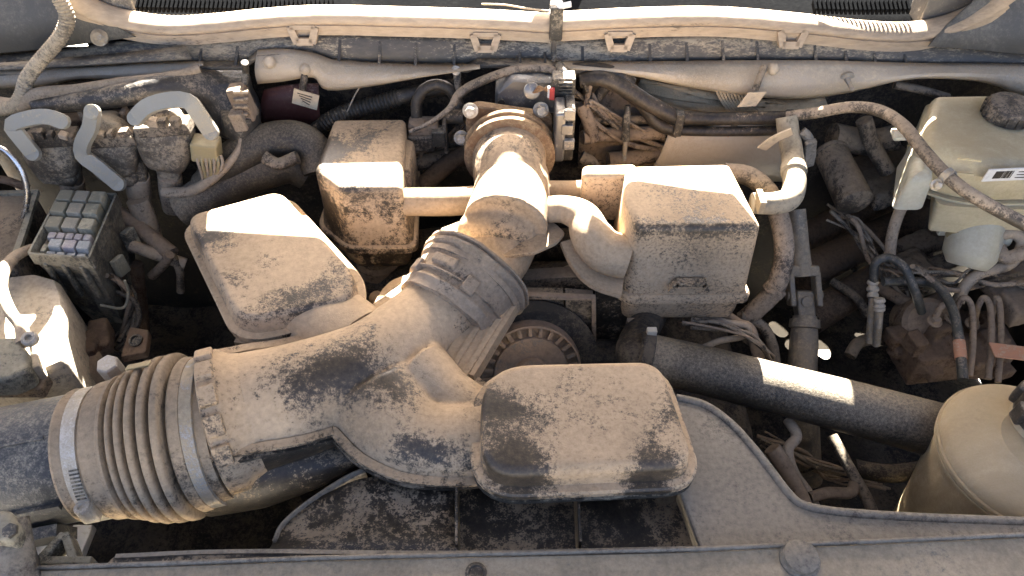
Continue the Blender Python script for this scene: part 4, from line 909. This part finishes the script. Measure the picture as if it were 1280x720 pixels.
    for (x, y0, y1) in ((1091, 350, 372), (1099, 373, 388)):
        a, b = P(x, y0, -.20), P(x, y1, -.215); d = b-a; L = d.length; lathe('fitting', [(0, .007), (.004, .0085), (.008, .006), (.012, .0085), (L*.6, .0085), (L*.7, .006), (L*.8, .008), (L, .008), (L, .001)], a, d, 'steel_clean', t, 18); tube('fitting_tail', [b, b+d*.8+Vector((.002, 0, -.01)), b+d*1.8+Vector((.006, 0, -.03))], .006, 'steel_dusty', t, n=12)
    t = thing('labelled_hose', 'dark hose with a pale printed band running down the brake unit', 'hose', P(1200, 470, -.25))
    pts = PP([(1104, 352, -.19), (1150, 352, -.19), (1172, 358, -.18), (1190, 385, -.18), (1198, 420, -.185), (1204, 475, -.20)])
    tube('hose', pts, .0065, 'blue_hose', t, n=14); d = (pts[5]-pts[4]).normalized(); lathe('band', [(.008, .0066), (.008, .0075), (.034, .0075), (.034, .0066)], pts[4], d, 'orange_tag', t, 18)
    for k, (pts, rr, m, lb) in enumerate((
        ([(1150, 232, -.10), (1128, 258, -.12), (1116, 290, -.15), (1112, 320, -.18)], .008, 'harness_tape', 'dusty taped harness dropping left of the lower reservoir chamber'),
        ([(1240, 296, -.12), (1266, 292, -.12), (1278, 305, -.13), (1262, 330, -.15), (1225, 342, -.17), (1206, 358, -.19), (1198, 378, -.21)], .008, 'harness_tape', 'taped harness looping below the pale cylinder bowl'),
        ([(1245, 305, -.14), (1258, 322, -.14), (1290, 312, -.13)], .010, 'hose_dusty', 'grey hose end right of the pale cylinder bowl'),
        ([(1060, 330, -.30), (1080, 352, -.30), (1086, 392, -.31), (1080, 414, -.33)], .004, 'deep_dark', 'thin black cable left of the silver fittings'),
        ([(1040, 352, -.26), (1070, 372, -.26), (1085, 395, -.28)], .007, 'dark_clutter', 'short brown pipe right of the universal joint'),
        ([(1062, 445, -.30), (1074, 428, -.29), (1098, 424, -.29), (1120, 430, -.30)], .009, 'dark_clutter', 'dark curved hose below the silver fittings'),
        ([(1096, 358, -.25), (1140, 380, -.25), (1175, 372, -.25)], .009, 'brown_clutter', 'reddish brown pipe passing behind the blue hose'))):
        tag(tube('cable' if rr < .009 else 'hose', PP(pts), rr, m, n=12), lb, 'cable' if rr < .009 else 'hose')
    g = G()
    for k in range(10): g.add(*boxv(P(random.uniform(1235, 1310), random.uniform(345, 385), -.2), (random.uniform(.01, .03), .006, 0), (-.004, .02, 0), (0, 0, random.uniform(.01, .02))))
    tag(blend('pump_housing', g, 'brown_clutter', None, .004, 4), 'dusty rounded pump housing at the right edge below the reservoir', 'housing')
    g = G()
    for k in range(8): g.add(*boxv(P(random.uniform(1120, 1180), random.uniform(300, 345), -.24), (random.uniform(.02, .04), .006, .01), (-.006, .012, 0), (0, 0, random.uniform(.006, .012))))
    tag(blend('pedal_bracket', g, 'dark_clutter', None, .004, 2), 'dim folded bracket left of the pale cylinder bowl', 'bracket')
    # small looms around the radiator hose
    for k, (pts, rr, m, lb) in enumerate((
        ([(884, 394, -.19), (905, 402, -.19), (934, 408, -.19), (930, 420, -.2), (900, 426, -.2), (880, 434, -.21)], .0045, 'harness_tape', 'thin tan wire loop below the right resonator box'),
        ([(905, 392, -.2), (922, 404, -.2), (938, 412, -.2), (946, 440, -.22), (955, 460, -.24)], .0075, 'brown_clutter', 'brown loom passing down behind the black radiator hose'),
        ([(925, 396, -.21), (950, 405, -.22), (965, 430, -.24), (970, 470, -.27)], .008, 'dark_clutter', 'dark hose right of the tan wire loop'),
        ([(985, 525, -.2), (996, 545, -.2), (985, 562, -.21), (992, 590, -.23), (1010, 616, -.25), (1022, 640, -.26)], .0065, 'harness_tape', 'tan cable bundle inside the shroud cutout'),
        ([(965, 560, -.19), (985, 590, -.21), (1000, 620, -.23), (1010, 645, -.24)], .010, 'brown_clutter', 'brown taped loom along the shroud cutout edge'),
        ([(1012, 622, -.24), (1035, 616, -.24), (1062, 616, -.24), (1068, 606, -.24)], .007, 'brown_clutter', 'short brown pipe across the shroud cutout'),
        ([(1040, 545, -.24), (1062, 585, -.25), (1082, 620, -.26), (1095, 650, -.27)], .007, 'dark_clutter', 'straight dark pipe deep in the shroud cutout'),
        ([(1068, 585, -.3), (1110, 592, -.3), (1150, 588, -.3)], .012, 'deep_dark', 'black hose deep below the radiator hose'))):
        tag(tube('wiring_loom' if k in (0, 1, 3, 4) else 'pipe', PP(pts), rr, m, n=10), lb, 'loom' if k in (0, 1, 3, 4) else 'pipe')
dusty('hose_black', (.018, .017, .015), .20, sc=8, spk=300, up=.55, rb=.5, soft=.6, dust=(.24, .19, .135), grain=1.3, patch=1.6)
dusty('tank_plastic', (.50, .39, .235), .50, sc=8, up=.35, dust=(.35, .262, .16), rb=.35, soft=.5, grain=.6, patch=2.0, bump=.12, var=.25, sss=.3)
dusty('pipe_dust', (.05, .048, .04), .80, sc=30, up=.15, dust=(.36, .29, .20), rb=.6)
dusty('shaft_metal', (.17, .145, .11), .45, sc=25, up=.2, dust=(.28, .22, .155), rb=.45, metal=.4, soft=.3)
dusty('deep_brown', (.03, .022, .016), .5, sc=14, up=.3, dust=(.13, .09, .06), rb=.7, soft=.3)
dusty('rust_clutter', (.06, .036, .022), .62, sc=30, up=.3, dust=(.15, .098, .064), rb=.8, bump=.7)
right_side()
# ================================================================== left side
def left_side():
    t = thing('conduit', 'corrugated tan conduit hose curving down at the upper left', 'conduit', Q(10, 130, .9))
    tube('hose', QQ([(62, -20, .96), (76, 2, .955), (84, 24, .95), (74, 48, .94), (52, 74, .93), (34, 98, .92), (26, 122, .91), (12, 134, .905), (-30, 140, .90)]), .0085, 'hose_tan', t, n=14, corr=(.0016, .0045))
    t = tag(tube('taped_harness', QQ([(-20, 126, .915), (20, 132, .91), (50, 118, .91), (95, 112, .915), (150, 104, .925), (210, 97, .935), (250, 86, .95)]), [.010, .011, .010, .0075, .008, .008, .006], 'harness_tape', n=14), 'tan taped harness running along the upper left bulkhead', 'harness')
    # black moulded wiper motor cover
    g = G(); g.add(*sweep(QQ([(40, 133, .90), (110, 126, .905), (180, 114, .92), (240, 108, .945), (300, 122, .96)]), [.010, .014, .018, .025, .035], n=20, k=6)); g.add(*sweep(QQ([(270, 108, .96), (292, 132, .95), (300, 168, .935)]), [.032, .038, .03], n=20, k=5)); g.add(*boxv(Q(285, 104, .955), (.03, 0, 0), (0, .02, 0), (0, 0, .012)))
    tag(blend('motor_cover', g, 'cover_black', None, .004, 8), 'glossy black moulded cover tapering left behind the grey levers', 'cover')
    # three control-module plugs with grey levers
    mount = thing('control_module', 'dusty module plate carrying the three lever plugs', 'module', Q(140, 165, .93))
    block('plate', Q(140, 154, .93), (.115, .0, .008), (0, .012, 0), (-.002, 0, .016), 'brown_clutter', mount, bev=.004)
    for x in (108, 160, 178): block('stop', Q(x, 150, .905), (.004, 0, 0), (0, .008, 0), (0, 0, .018), 'brown_clutter', mount, bev=.002)
    def plug(cx, cy, bx, by, s, lab, lever, up=1):
        t = thing('wiring_plug', lab, 'plug', Q(bx, by, .86), 'lever plugs on the control module')
        y = .875
        path = [Q(cx, cy-22, y+.02), Q(cx, cy-10, y), Q(cx+1, cy+8, y-.005), Q(cx*.7+bx*.3, cy+28, y-.005), Q(cx*.35+bx*.65, by-26, y), Q(bx, by-4, y), Q(bx+2, by+14, y+.005)]
        sec = [(math.copysign(abs(math.cos(a))**.6, math.cos(a)), .62*math.copysign(abs(math.sin(a))**.6, math.sin(a))) for a in [2*math.pi*i/24 for i in range(24)]]
        V, F = sweep(path, [.034*s, .038*s, .037*s, .029*s, .0195*s, .0150, .0145], sec=sec, k=6, hint=(0, -1, 0)); mesh('boot', V, F, 'plug_boot', t, sharp=60)
        block('collar', Q(cx, cy-14, y-.012), (.036*s, 0, .003), (0, .014, 0), (-.002, 0, .008), 'dark_clutter', t, bev=.003)
        for k in range(3): block('latch', Q(cx-17+k*15+random.uniform(-3, 3), cy-18+random.uniform(-3, 3), y-.022), (random.uniform(.004, .008), 0, random.uniform(-.002, .002)), (0, .006, 0), (0, 0, random.uniform(.003, .007)), random.choice(('brown_clutter', 'harness_tape', 'dark_clutter')), t, bev=.0015)
        lv = strap('lever', QQ(lever, None), .0098*s, .0042, 'lever_plastic', t, hint=(0, -.75, .65), k=3)
        for q in (lever[0], lever[-1]): lathe('pivot', [(-.003, .0098*s), (.0042, .0098*s), (.0046, .009*s)], Q(*q), (0, -.75, .65), 'lever_plastic', lv, 24)
        tube('tape_wrap', [Q(bx, by-8, y), Q(bx+2, by+12, y+.005), Q(bx+4, by+34, y+.012)], [.0165, .0175, .015], 'harness_tape', t, n=16)
    plug(66, 186, 90, 232, 1.0, 'wiring plug with grey lever, leftmost of the three', [(78, 152, .845), (60, 146, .845), (38, 148, .845), (16, 156, .845), (24, 170, .84), (42, 192, .835)])
    plug(140, 186, 172, 228, 1.0, 'wiring plug whose grey lever hangs down, middle of the three', [(116, 140, .84), (113, 160, .838), (104, 178, .836), (104, 194, .834), (122, 208, .832), (148, 230, .83)])
    plug(206, 172, 212, 226, 1.02, 'wiring plug with arched grey lever, rightmost of the three', [(170, 148, .84), (184, 134, .84), (208, 126, .84), (234, 126, .84), (248, 142, .838), (264, 166, .836)])
    t = thing('amber_plug', 'yellowish plug with a fan of wires right of the lever plugs', 'plug', Q(262, 205, .85))
    block('shell', Q(258, 186, .86), (.018, 0, -.003), (0, .014, 0), (.003, 0, .015), 'amber_plastic', t, bev=.003)
    for k in range(7): tube('wire', [Q(246+k*5, 194, .85), Q(248+k*5, 205, .845), Q(254+k*2.6, 226-k*1.2, .85), Q(250-k*3, 236, .86)], .0022, 'amber_plastic' if k % 2 else 'harness_tape', t, n=6)
    t = thing('inline_plug', 'dusty inline plug hanging on a tan cable beside the black cover', 'plug', Q(303, 165, .87))
    block('shell', Q(303, 128, .91), (.012, 0, .002), (0, .012, 0), (-.003, 0, .026), 'brown_clutter', t, bev=.003)
    block('shell_tip', Q(299, 150, .895), (.009, 0, .001), (0, .009, 0), (-.002, 0, .014), 'harness_tape', t, bev=.002)
    for k in range(4): block('ridge', Q(301, 115+k*9, .897), (.010, 0, 0), (0, .003, 0), (0, 0, .002), 'harness_tape', t, bev=.001)
    lathe('sheath', [(0, .026), (.03, .028), (.034, .022)], Q(300, 140, .915), (-.1, -.1, -1), 'black_connector', t, 24)
    tube('lead', QQ([(306, 78, .93), (307, 92, .935), (305, 108, .915)]), .005, 'black_connector', t)
    tube('cable', QQ([(300, 160, .90), (300, 182, .88), (286, 204, .86), (262, 226, .85), (235, 240, .855), (205, 240, .86)]), [.003, .004, .006, .0075, .0085, .009], 'harness_tape', t, n=12)
    # big black hoses
    t = thing('coolant_hose', 'pair of fat black moulded hoses right of the inline plug', 'hose', P(350, 200, -.15))
    tube('hose', QQ([(262, 236, .88), (296, 200, .89), (330, 180, .90), (366, 174, .90), (392, 188, .89), (400, 215, .87)]), [.03, .03, .028, .027, .026, .024], 'hose_black', t, n=24)
    tube('hose', QQ([(230, 262, .86), (290, 228, .88), (330, 212, .89), (362, 206, .90), (384, 216, .9)]), [.03, .032, .030, .028, .026], 'hose_black', t, n=24)
    t = thing('ribbed_hose', 'black convoluted hose slanting behind the chamfered resonator box', 'hose', Q(470, 130, .96))
    tube('hose', QQ([(380, 172, .955), (420, 146, .96), (470, 130, .965), (520, 116, .97), (575, 106, .975)]), .011, 'hose_rubber', t, n=14, corr=(.0022, .0055, .15, .65))
    tag(tube('hose_loop', QQ([(521, 150, .935), (521, 128, .94), (530, 112, .945), (546, 106, .95), (562, 112, .95), (572, 128, .945), (572, 140, .94)]), .0082, 'hose_rubber', n=16), 'black hose loop left of the throttle unit', 'hose')
    t = thing('solenoid_valve', 'small dark solenoid cluster between left resonator box and throttle unit', 'valve', Q(545, 185, .92))
    block('coil', Q(530, 158, .925), (.022, 0, 0), (0, .014, 0), (0, 0, .010), 'brown_clutter', t, bev=.004); block('coil', Q(528, 174, .92), (.020, 0, 0), (0, .014, 0), (0, 0, .014), 'dark_clutter', t, bev=.004)
    block('plug', Q(549, 170, .912), (.010, 0, 0), (0, .01, 0), (0, 0, .013), 'black_connector', t, bev=.002); block('bracket', Q(557, 168, .918), (.0025, 0, 0), (0, .012, 0), (0, 0, .026), 'dark_clutter', t, bev=.001)
    tube('nipple', QQ([(556, 146, .93), (570, 146, .925), (582, 146, .92)]), .010, 'hose_rubber', t)
    for y in (152, 158, 164): lathe('rib', [(0, .0105), (.002, .012), (.004, .0105)], Q(521, y, .92), (0, 0, -1), 'brown_clutter', t, 16)
    tag(tube('cable_sleeve', QQ([(512, 165, .90), (540, 152, .905), (562, 136, .91), (574, 118, .925), (596, 104, .935), (640, 88, .945), (680, 86, .945), (700, 92, .94)]), [.003, .0035, .005, .0065, .0065, .006, .006, .006], 'hose_dusty', n=10), 'grey cable sleeve arching over the throttle unit', 'cable')
    tag(tube('ground_bolt_stalk', QQ([(571, 90, .965), (572, 104, .955), (574, 122, .945)]), [.006, .005, .006], 'dark_clutter', n=12), 'short brown stalk with bright bolt under the cowl lip', 'stalk'); 
    bolt(Q(570, 88, .958), (0, -1, .5), .0045, 'steel_clean', bpy.data.objects['ground_bolt_stalk'])
    tag(tube('wire', QQ([(434, 140, .95), (444, 118, .955), (456, 100, .96)]), .0011, 'harness_tape', n=6), 'thin straight wire behind the chamfered resonator box', 'wire')
    o = block('paper_tag', Q(382, 124, .945), (.017, 0, -.006), (0, .001, 0), (.004, 0, .012), 'tag_paper', None, .0003); tag(o, 'creased buff paper tag hanging under the left bulkhead plug', 'tag')
    for k in range(4): block('printed_line', Q(381+k*.5, 119+k*3.2, .9435), (.010-.0018*k, 0, -.0035), (0, .0003, 0), (.0002, 0, .0006), 'cap_plastic', o, bev=0)
    tag(tube('tag_strap', QQ([(381, 88, .955), (380, 100, .95), (378, 112, .947)]), .005, 'dark_clutter', n=8), 'dark strap holding the creased buff tag', 'strap')
    tg = thing('torn_tag', 'torn pale label on a dark strap below the right bulkhead', 'tag', Q(940, 130, .93))
    block('label', Q(940, 124, .93), (.013, 0, .001), (0, .0008, 0), (.005, 0, .012), 'tag_paper', tg, .0003); tube('strap', QQ([(956, 82, .945), (950, 96, .938), (944, 112, .933)]), .005, 'dark_clutter', tg, n=10)
    tag(strap('plastic_tag', QQ([(686, 16, .985), (698, 9, .98), (714, 5, .978)], None), .004, .0015, 'white_label', hint=(0, -.4, 1), k=3), 'white plastic tie end on the seam of the rubber seal', 'tie')
    tag(tube('twig', QQ([(602, 5, 1.0), (630, 6, .995), (655, 10, .99), (688, 14, .985)], None), .0012, 'tag_paper', n=6), 'dry straw stalk lying on the rubber seal', 'straw')
    # vertical sensor lead behind right box
    t = thing('sensor_lead', 'dark upright sensor lead with pale tip behind the right resonator box', 'sensor', Q(782, 200, .93))
    tube('lead', QQ([(785, 132, .94), (783, 150, .935), (782, 175, .93)]), [.004, .006, .0065], 'black_connector', t); tube('tip', QQ([(782, 175, .93), (780, 200, .925)]), .0035, 'steel_dusty', t)
    for k, (pts, rr, lb) in enumerate((
        ([(726, 130, .95), (735, 150, .945), (742, 175, .94)], .010, 'short brown loom just right of the throttle unit'),
        ([(740, 150, .96), (780, 150, .96), (830, 148, .96)], .007, 'dim brown pipe crossing behind the upright sensor lead'),
        ([(728, 172, .94), (760, 168, .95), (830, 166, .955)], .011, 'dim brown pipe low behind the upright sensor lead'),
        ([(765, 100, .97), (745, 125, .965), (735, 150, .96)], .008, 'dim brown hose under the right cowl edge'),
        ([(760, 200, .95), (800, 196, .96), (850, 185, .965)], .013, 'thick brown hose just behind the right resonator box'),
        ([(726, 196, .93), (740, 205, .925), (745, 225, .92)], .010, 'short dark hose below the throttle gear cover'))):
        tag(tube('pipe', QQ(pts, None), rr, 'brown_clutter' if k in (0, 2, 4) else 'dark_clutter', n=12), lb, 'pipe')
    tag(block('orange_marker', Q(908, 178, .92), (.005, 0, .003), (0, .001, 0), (-.004, 0, .009), 'orange_tag', None, .0003), 'small orange marker below the twin coolant tubes', 'marker')
    # engine-side clutter between hoses (dark)
    for k, (pts, rr, m, lb) in enumerate((
        ([(520, 205, .93), (560, 195, .94), (600, 190, .95)], .012, 'dark_clutter', 'dark pipe in the gap right of the chamfered box'),
        ([(525, 235, .9), (560, 205, .92), (585, 190, .93)], .014, 'deep_brown', 'dark sloping hose in the gap right of the chamfered box'),
        ([(330, 196, .86), (348, 205, .855), (372, 196, .86)], .009, 'dark_clutter', 'dark hose stub above the tilted resonator'),
        ([(120, 255, .86), (150, 268, .85), (180, 290, .83), (215, 318, .80)], .012, 'brown_clutter', 'tan taped loom right of the fuse box'),
        ([(162, 306, .8), (195, 318, .8), (232, 330, .8)], .009, 'harness_tape', 'taped loom crossing right of the fuse box'),
        ([(172, 250, .86), (184, 280, .85), (190, 300, .84)], .016, 'harness_tape', 'fat taped trunk below the middle lever plug'),
        ([(168, 330, .80), (172, 360, .79), (176, 395, .78), (178, 425, .77)], .012, 'rust_clutter', 'rusty brown pipe dropping beside the fuse box'),
        ([(190, 345, .79), (205, 330, .79), (212, 318, .79)], .007, 'brown_clutter', 'short brown pipe branching toward the tilted resonator'),
        ([(150, 330, .8), (160, 350, .79), (164, 372, .78)], .010, 'dark_clutter', 'dark pipe close to the fuse box corner'),
        ([(215, 318, .8), (225, 340, .79), (226, 365, .78)], .006, 'dark_clutter', 'thin dark pipe left of the tilted resonator'),
        ([(470, 372, .68), (478, 380, .66), (496, 378, .67)], .010, 'brown_clutter', 'brown hose just below the chamfered box'),
        )):
        tag(tube('pipe' if m in ('dark_clutter', 'deep_brown', 'rust_clutter') else 'wiring_loom', QQ(pts, None), rr, m, n=12), lb, 'pipe' if m in ('dark_clutter', 'deep_brown', 'rust_clutter') else 'loom')
    # fuse box
    t = thing('fuse_box', 'open fuse box with rows of relays and violet fuses at the left', 'fuse box', P(100, 390, -.28))
    z = -.10; TL, TR, BR, BL = PP([(78, 243), (147, 246), (113, 326), (38, 320)], z)
    def uv(u, v, zz=z):
        p = TL.lerp(TR, u).lerp(BL.lerp(BR, u), v); return Vector((p.x, p.y, zz))
    slab('housing', [TL, TR, BR, BL], [(.018, -.25), (.010, -.20), (.004, -.13), (0, z-.010)], 'fusebox_plastic', t, r=.004)
    for a, b in ((TL, TR), (TR, BR), (BR, BL), (BL, TL)): d = b-a; block('rim', (a+b)/2+Vector((0, 0, -.004)), d/2, d.cross(Vector((0, 0, 1))).normalized()*.0016, Vector((0, 0, .010)), 'fusebox_plastic', t, bev=.0006)
    def cell(name, u0, u1, v0, v1, zt, h, mat):
        return slab(name, [uv(u0, v0), uv(u1, v0), uv(u1, v1), uv(u0, v1)], dome(zt-h, zt, .0012, .0004, 3), mat, t, r=.0015, seg=2)
    for r_ in range(3):
        for c_ in range(3):
            u0 = .05+c_*.285; cell('relay', u0, u0+.250, .03+r_*.205, .03+r_*.205+.175, z+.013-(.004 if r_ == 2 else 0), .022, ('relay_plastic', 'relay_grey', 'relay_plastic', 'relay_grey')[(r_*2+c_) % 4])
    for c_ in range(5): cell('fuse', .16+c_*.15, .16+c_*.15+.13, .66, .755, z+.006, .014, 'fuse_violet')
    for c_ in range(3): cell('fuse', .26+c_*.235, .26+c_*.235+.21, .775, .90, z+.008, .016, ('fuse_blue', 'fuse_violet', 'fuse_blue')[c_])
    cell('fuse', .10, .2, .80, .92, z+.0, .01, 'relay_plastic')
    for c_ in range(4): cell('terminal', .24+c_*.17, .24+c_*.17+.15, .915, .965, z+.002, .01, 'fuse_blue')
    p = BR.lerp(TR, .35)+Vector((.006, 0, -.055)); block('side_latch', p, (.004, 0, 0), (.004, .008, 0), (0, 0, .016), 'relay_plastic', t); p = BR.lerp(TR, .8)+Vector((.004, 0, -.06)); block('side_latch', p, (.005, 0, 0), (.004, .008, 0), (0, 0, .02), 'fusebox_plastic', t)
    tube('cable_clip', [BR+Vector((-.02, -.002, -.085)), BR+Vector((.01, -.002, -.09)), BR+Vector((.02, .01, -.07)), BR+Vector((.022, .012, -.05))], .002, 'relay_plastic', t, n=6)
    for k in range(3): block('front_rib', BL.lerp(BR, .2+.3*k)+Vector((0, -.001, -.04)), (.003, 0, 0), (0, .004, 0), (0, 0, .03), 'fusebox_plastic', t)
    # battery and neighbours at the left edge
    t = thing('battery', 'sun-bleached pale battery case at the left edge', 'battery', P(30, 470, -.25))
    slab('case', PP([(-60, 352), (44, 340), (72, 348), (80, 372), (82, 452), (40, 470), (-60, 470)], -.125), [(0, -.30), (0, -.135), (.003, -.127), (.005, -.125)], 'battery_plastic', t, r=.008)
    slab('handle_pad', PP([(-40, 425), (30, 428), (34, 452), (-40, 456)], -.118), dome(-.128, -.112, .004), 'battery_plastic', t, r=.006)
    t = thing('side_cover', 'dusty grey box behind the battery at the left edge', 'cover', P(10, 300, -.2))
    slab('box', PP([(-60, 242), (44, 241), (14, 330), (-60, 340)], -.11), [(0, -.26), (0, -.116), (.003, -.11)], 'dark_clutter', t, r=.005)
    strap('edge', PP([(-40, 243), (46, 241), (30, 290), (16, 330)], -.108), .004, .003, 'fusebox_plastic', t, k=1, smooth=False)
    o = tube('battery_cable', PP([(40, 310, -.11), (20, 320, -.10), (6, 336, -.095), (2, 360, -.09), (12, 388, -.09), (26, 408, -.095), (30, 430, -.10)]), [.006, .007, .008, .007, .007, .007, .009], 'harness_tape', n=12); tag(o, 'tan cable draped over the pale battery case', 'cable')
    o = tube('silver_tube', QQ([(-20, 178, .84), (6, 188, .83), (26, 212, .82), (34, 240, .81), (30, 268, .80), (20, 290, .79), (24, 305, .785)]), [.004, .004, .004, .004, .004, .003, .003], 'bright_tube', n=10); tag(o, 'thin silvery curved tube at the left edge', 'tube')
    tag(tube('cable', QQ([(-20, 222, .86), (10, 226, .86), (36, 236, .86)], None), .006, 'rust_clutter', n=10), 'rust brown cable at the left edge above the side cover', 'cable')
    t = thing('cable_terminal', 'grey terminal bracket with bright nut at the left edge', 'terminal', P(20, 470, -.12))
    slab('plate', PP([(-40, 424), (20, 420), (34, 440), (34, 462), (10, 474), (-40, 476)], -.095), dome(-.125, -.095, .005), 'fusebox_plastic', t, r=.006)
    lathe('nut', [(0, .009), (.006, .009), (.008, .007), (.008, .004), (.003, .004), (.003, .001)], P(39, 425, -.09), (.1, -.3, 1), 'steel_clean', t, 24)
    block('arm', P(48, 450, -.12), (.010, -.02, 0), (.004, .002, 0), (0, 0, .012), 'battery_plastic', t); block('arm', P(28, 482, -.14), (.03, .0, 0), (0, .012, 0), (0, 0, .01), 'brown_clutter', t, bev=.004)
    t = thing('battery_tray', 'dusty brown tray corner and brackets right of the battery', 'tray', P(100, 450, -.3))
    slab('side_wall', PP([(80, 372), (92, 400), (125, 440), (112, 470), (84, 462)], -.20), [(0, -.32), (0, -.204), (.003, -.20)], 'brown_clutter', t, r=.006)
    block('clip', P(92, 432, -.19), (.004, .008, 0), (.003, -.002, 0), (0, 0, .008), 'relay_grey', t)
    g = G(); 
    for k in range(6): g.add(*boxv(P(118+random.uniform(-8, 10), 430+random.uniform(-14, 18), -.21), (.012, .004, 0), (-.004, random.uniform(.008, .02), 0), (0, 0, random.uniform(.008, .02))))
    blend('dirt_crust', g, 'rust_clutter', t, .003, 3)
    t = thing('mount_bracket', 'rusty bracket with a round hole above the bellows', 'bracket', P(165, 440, -.25))
    slab('plate', PP([(162, 408), (186, 412), (182, 440), (150, 446)], -.20), dome(-.212, -.20, .002), 'rust_clutter', t, r=.004); lathe('grommet', [(0, .009), (.003, .009), (.004, .006), (.001, .005), (.001, .001)], P(170, 426, -.198), (0, -.2, 1), 'black_connector', t, 20)
    t = thing('hex_plug', 'bright hexagonal nut head above the bellows', 'nut', P(134, 460, -.09)); lathe('head', [(-.03, .012), (0, .012), (.002, .0105), (.002, .001)], P(134, 455, -.06), (0, -.1, 1), 'steel_clean', t, 6, sharp=20)
    o = slab('torn_foil', PP([(246, 444), (262, 438), (282, 436), (284, 450), (256, 452)], -.09), dome(-.094, -.09, .001), 'foil', r=.001); tag(o, 'crumpled silver scrap beside the end of the bellows', 'scrap')
dusty('hose_tan', (.10, .085, .065), .62, sc=26, up=.2, dust=(.33, .265, .19), rb=.6, soft=.3)
dusty('cover_black', (.022, .025, .03), .26, sc=16, up=.35, dust=(.25, .2, .15), rb=.35, soft=.3)
dusty('plug_boot', (.05, .048, .046), .46, sc=20, up=.45, dust=(.32, .25, .175), rb=.45, soft=.25)
left_side()
def wires(label, n, pts, spread, y_jit, mats, rr=(.0016, .0034)):
    t = thing('wire_bundle', label, 'wires', Q(*pts[len(pts)//2]))
    for k in range(n):
        q = [Q(x+random.uniform(-spread, spread), y+random.uniform(-spread, spread), z+random.uniform(-y_jit, y_jit)) for x, y, z in pts]
        tube('wire', q, random.uniform(*rr), random.choice(mats), t, n=7, k=6)
wires('tangle of thin dusty wires between canister and silver fittings', 9, [(1040, 262, .86), (1075, 290, .84), (1100, 320, .82), (1120, 350, .80), (1150, 365, .78)], 14, .02, ('brown_clutter', 'dark_clutter', 'harness_tape'))
wires('thin dark wires in the gap left of the throttle unit', 7, [(515, 200, .94), (540, 190, .95), (565, 178, .95), (580, 150, .96)], 10, .015, ('dark_clutter', 'brown_clutter'))
wires('dusty wires and small hoses right of the throttle unit', 10, [(728, 118, .95), (750, 140, .95), (790, 165, .955), (840, 185, .96), (880, 200, .96)], 16, .015, ('brown_clutter', 'dark_clutter', 'harness_tape'), (.0018, .0045))
wires('brown wires hanging below the fuse box', 8, [(120, 345, .74), (150, 360, .74), (165, 390, .73), (150, 430, .70)], 14, .02, ('brown_clutter', 'dark_clutter'), (.0018, .004))
wires('thin wires under the right resonator box', 6, [(860, 405, .66), (900, 410, .66), (940, 425, .65), (960, 450, .64)], 9, .015, ('brown_clutter', 'dark_clutter'))
wires('grey wires at the right edge above the brake lines', 8, [(1150, 340, .76), (1190, 352, .75), (1230, 345, .74), (1290, 350, .72)], 12, .02, ('dark_clutter', 'brown_clutter', 'hose_dusty'), (.002, .0045))
wires('thin wires crossing the dark gap inside the shroud cutout', 7, [(960, 545, .60), (1000, 575, .58), (1040, 590, .57), (1100, 600, .56)], 14, .02, ('dark_clutter', 'brown_clutter'))
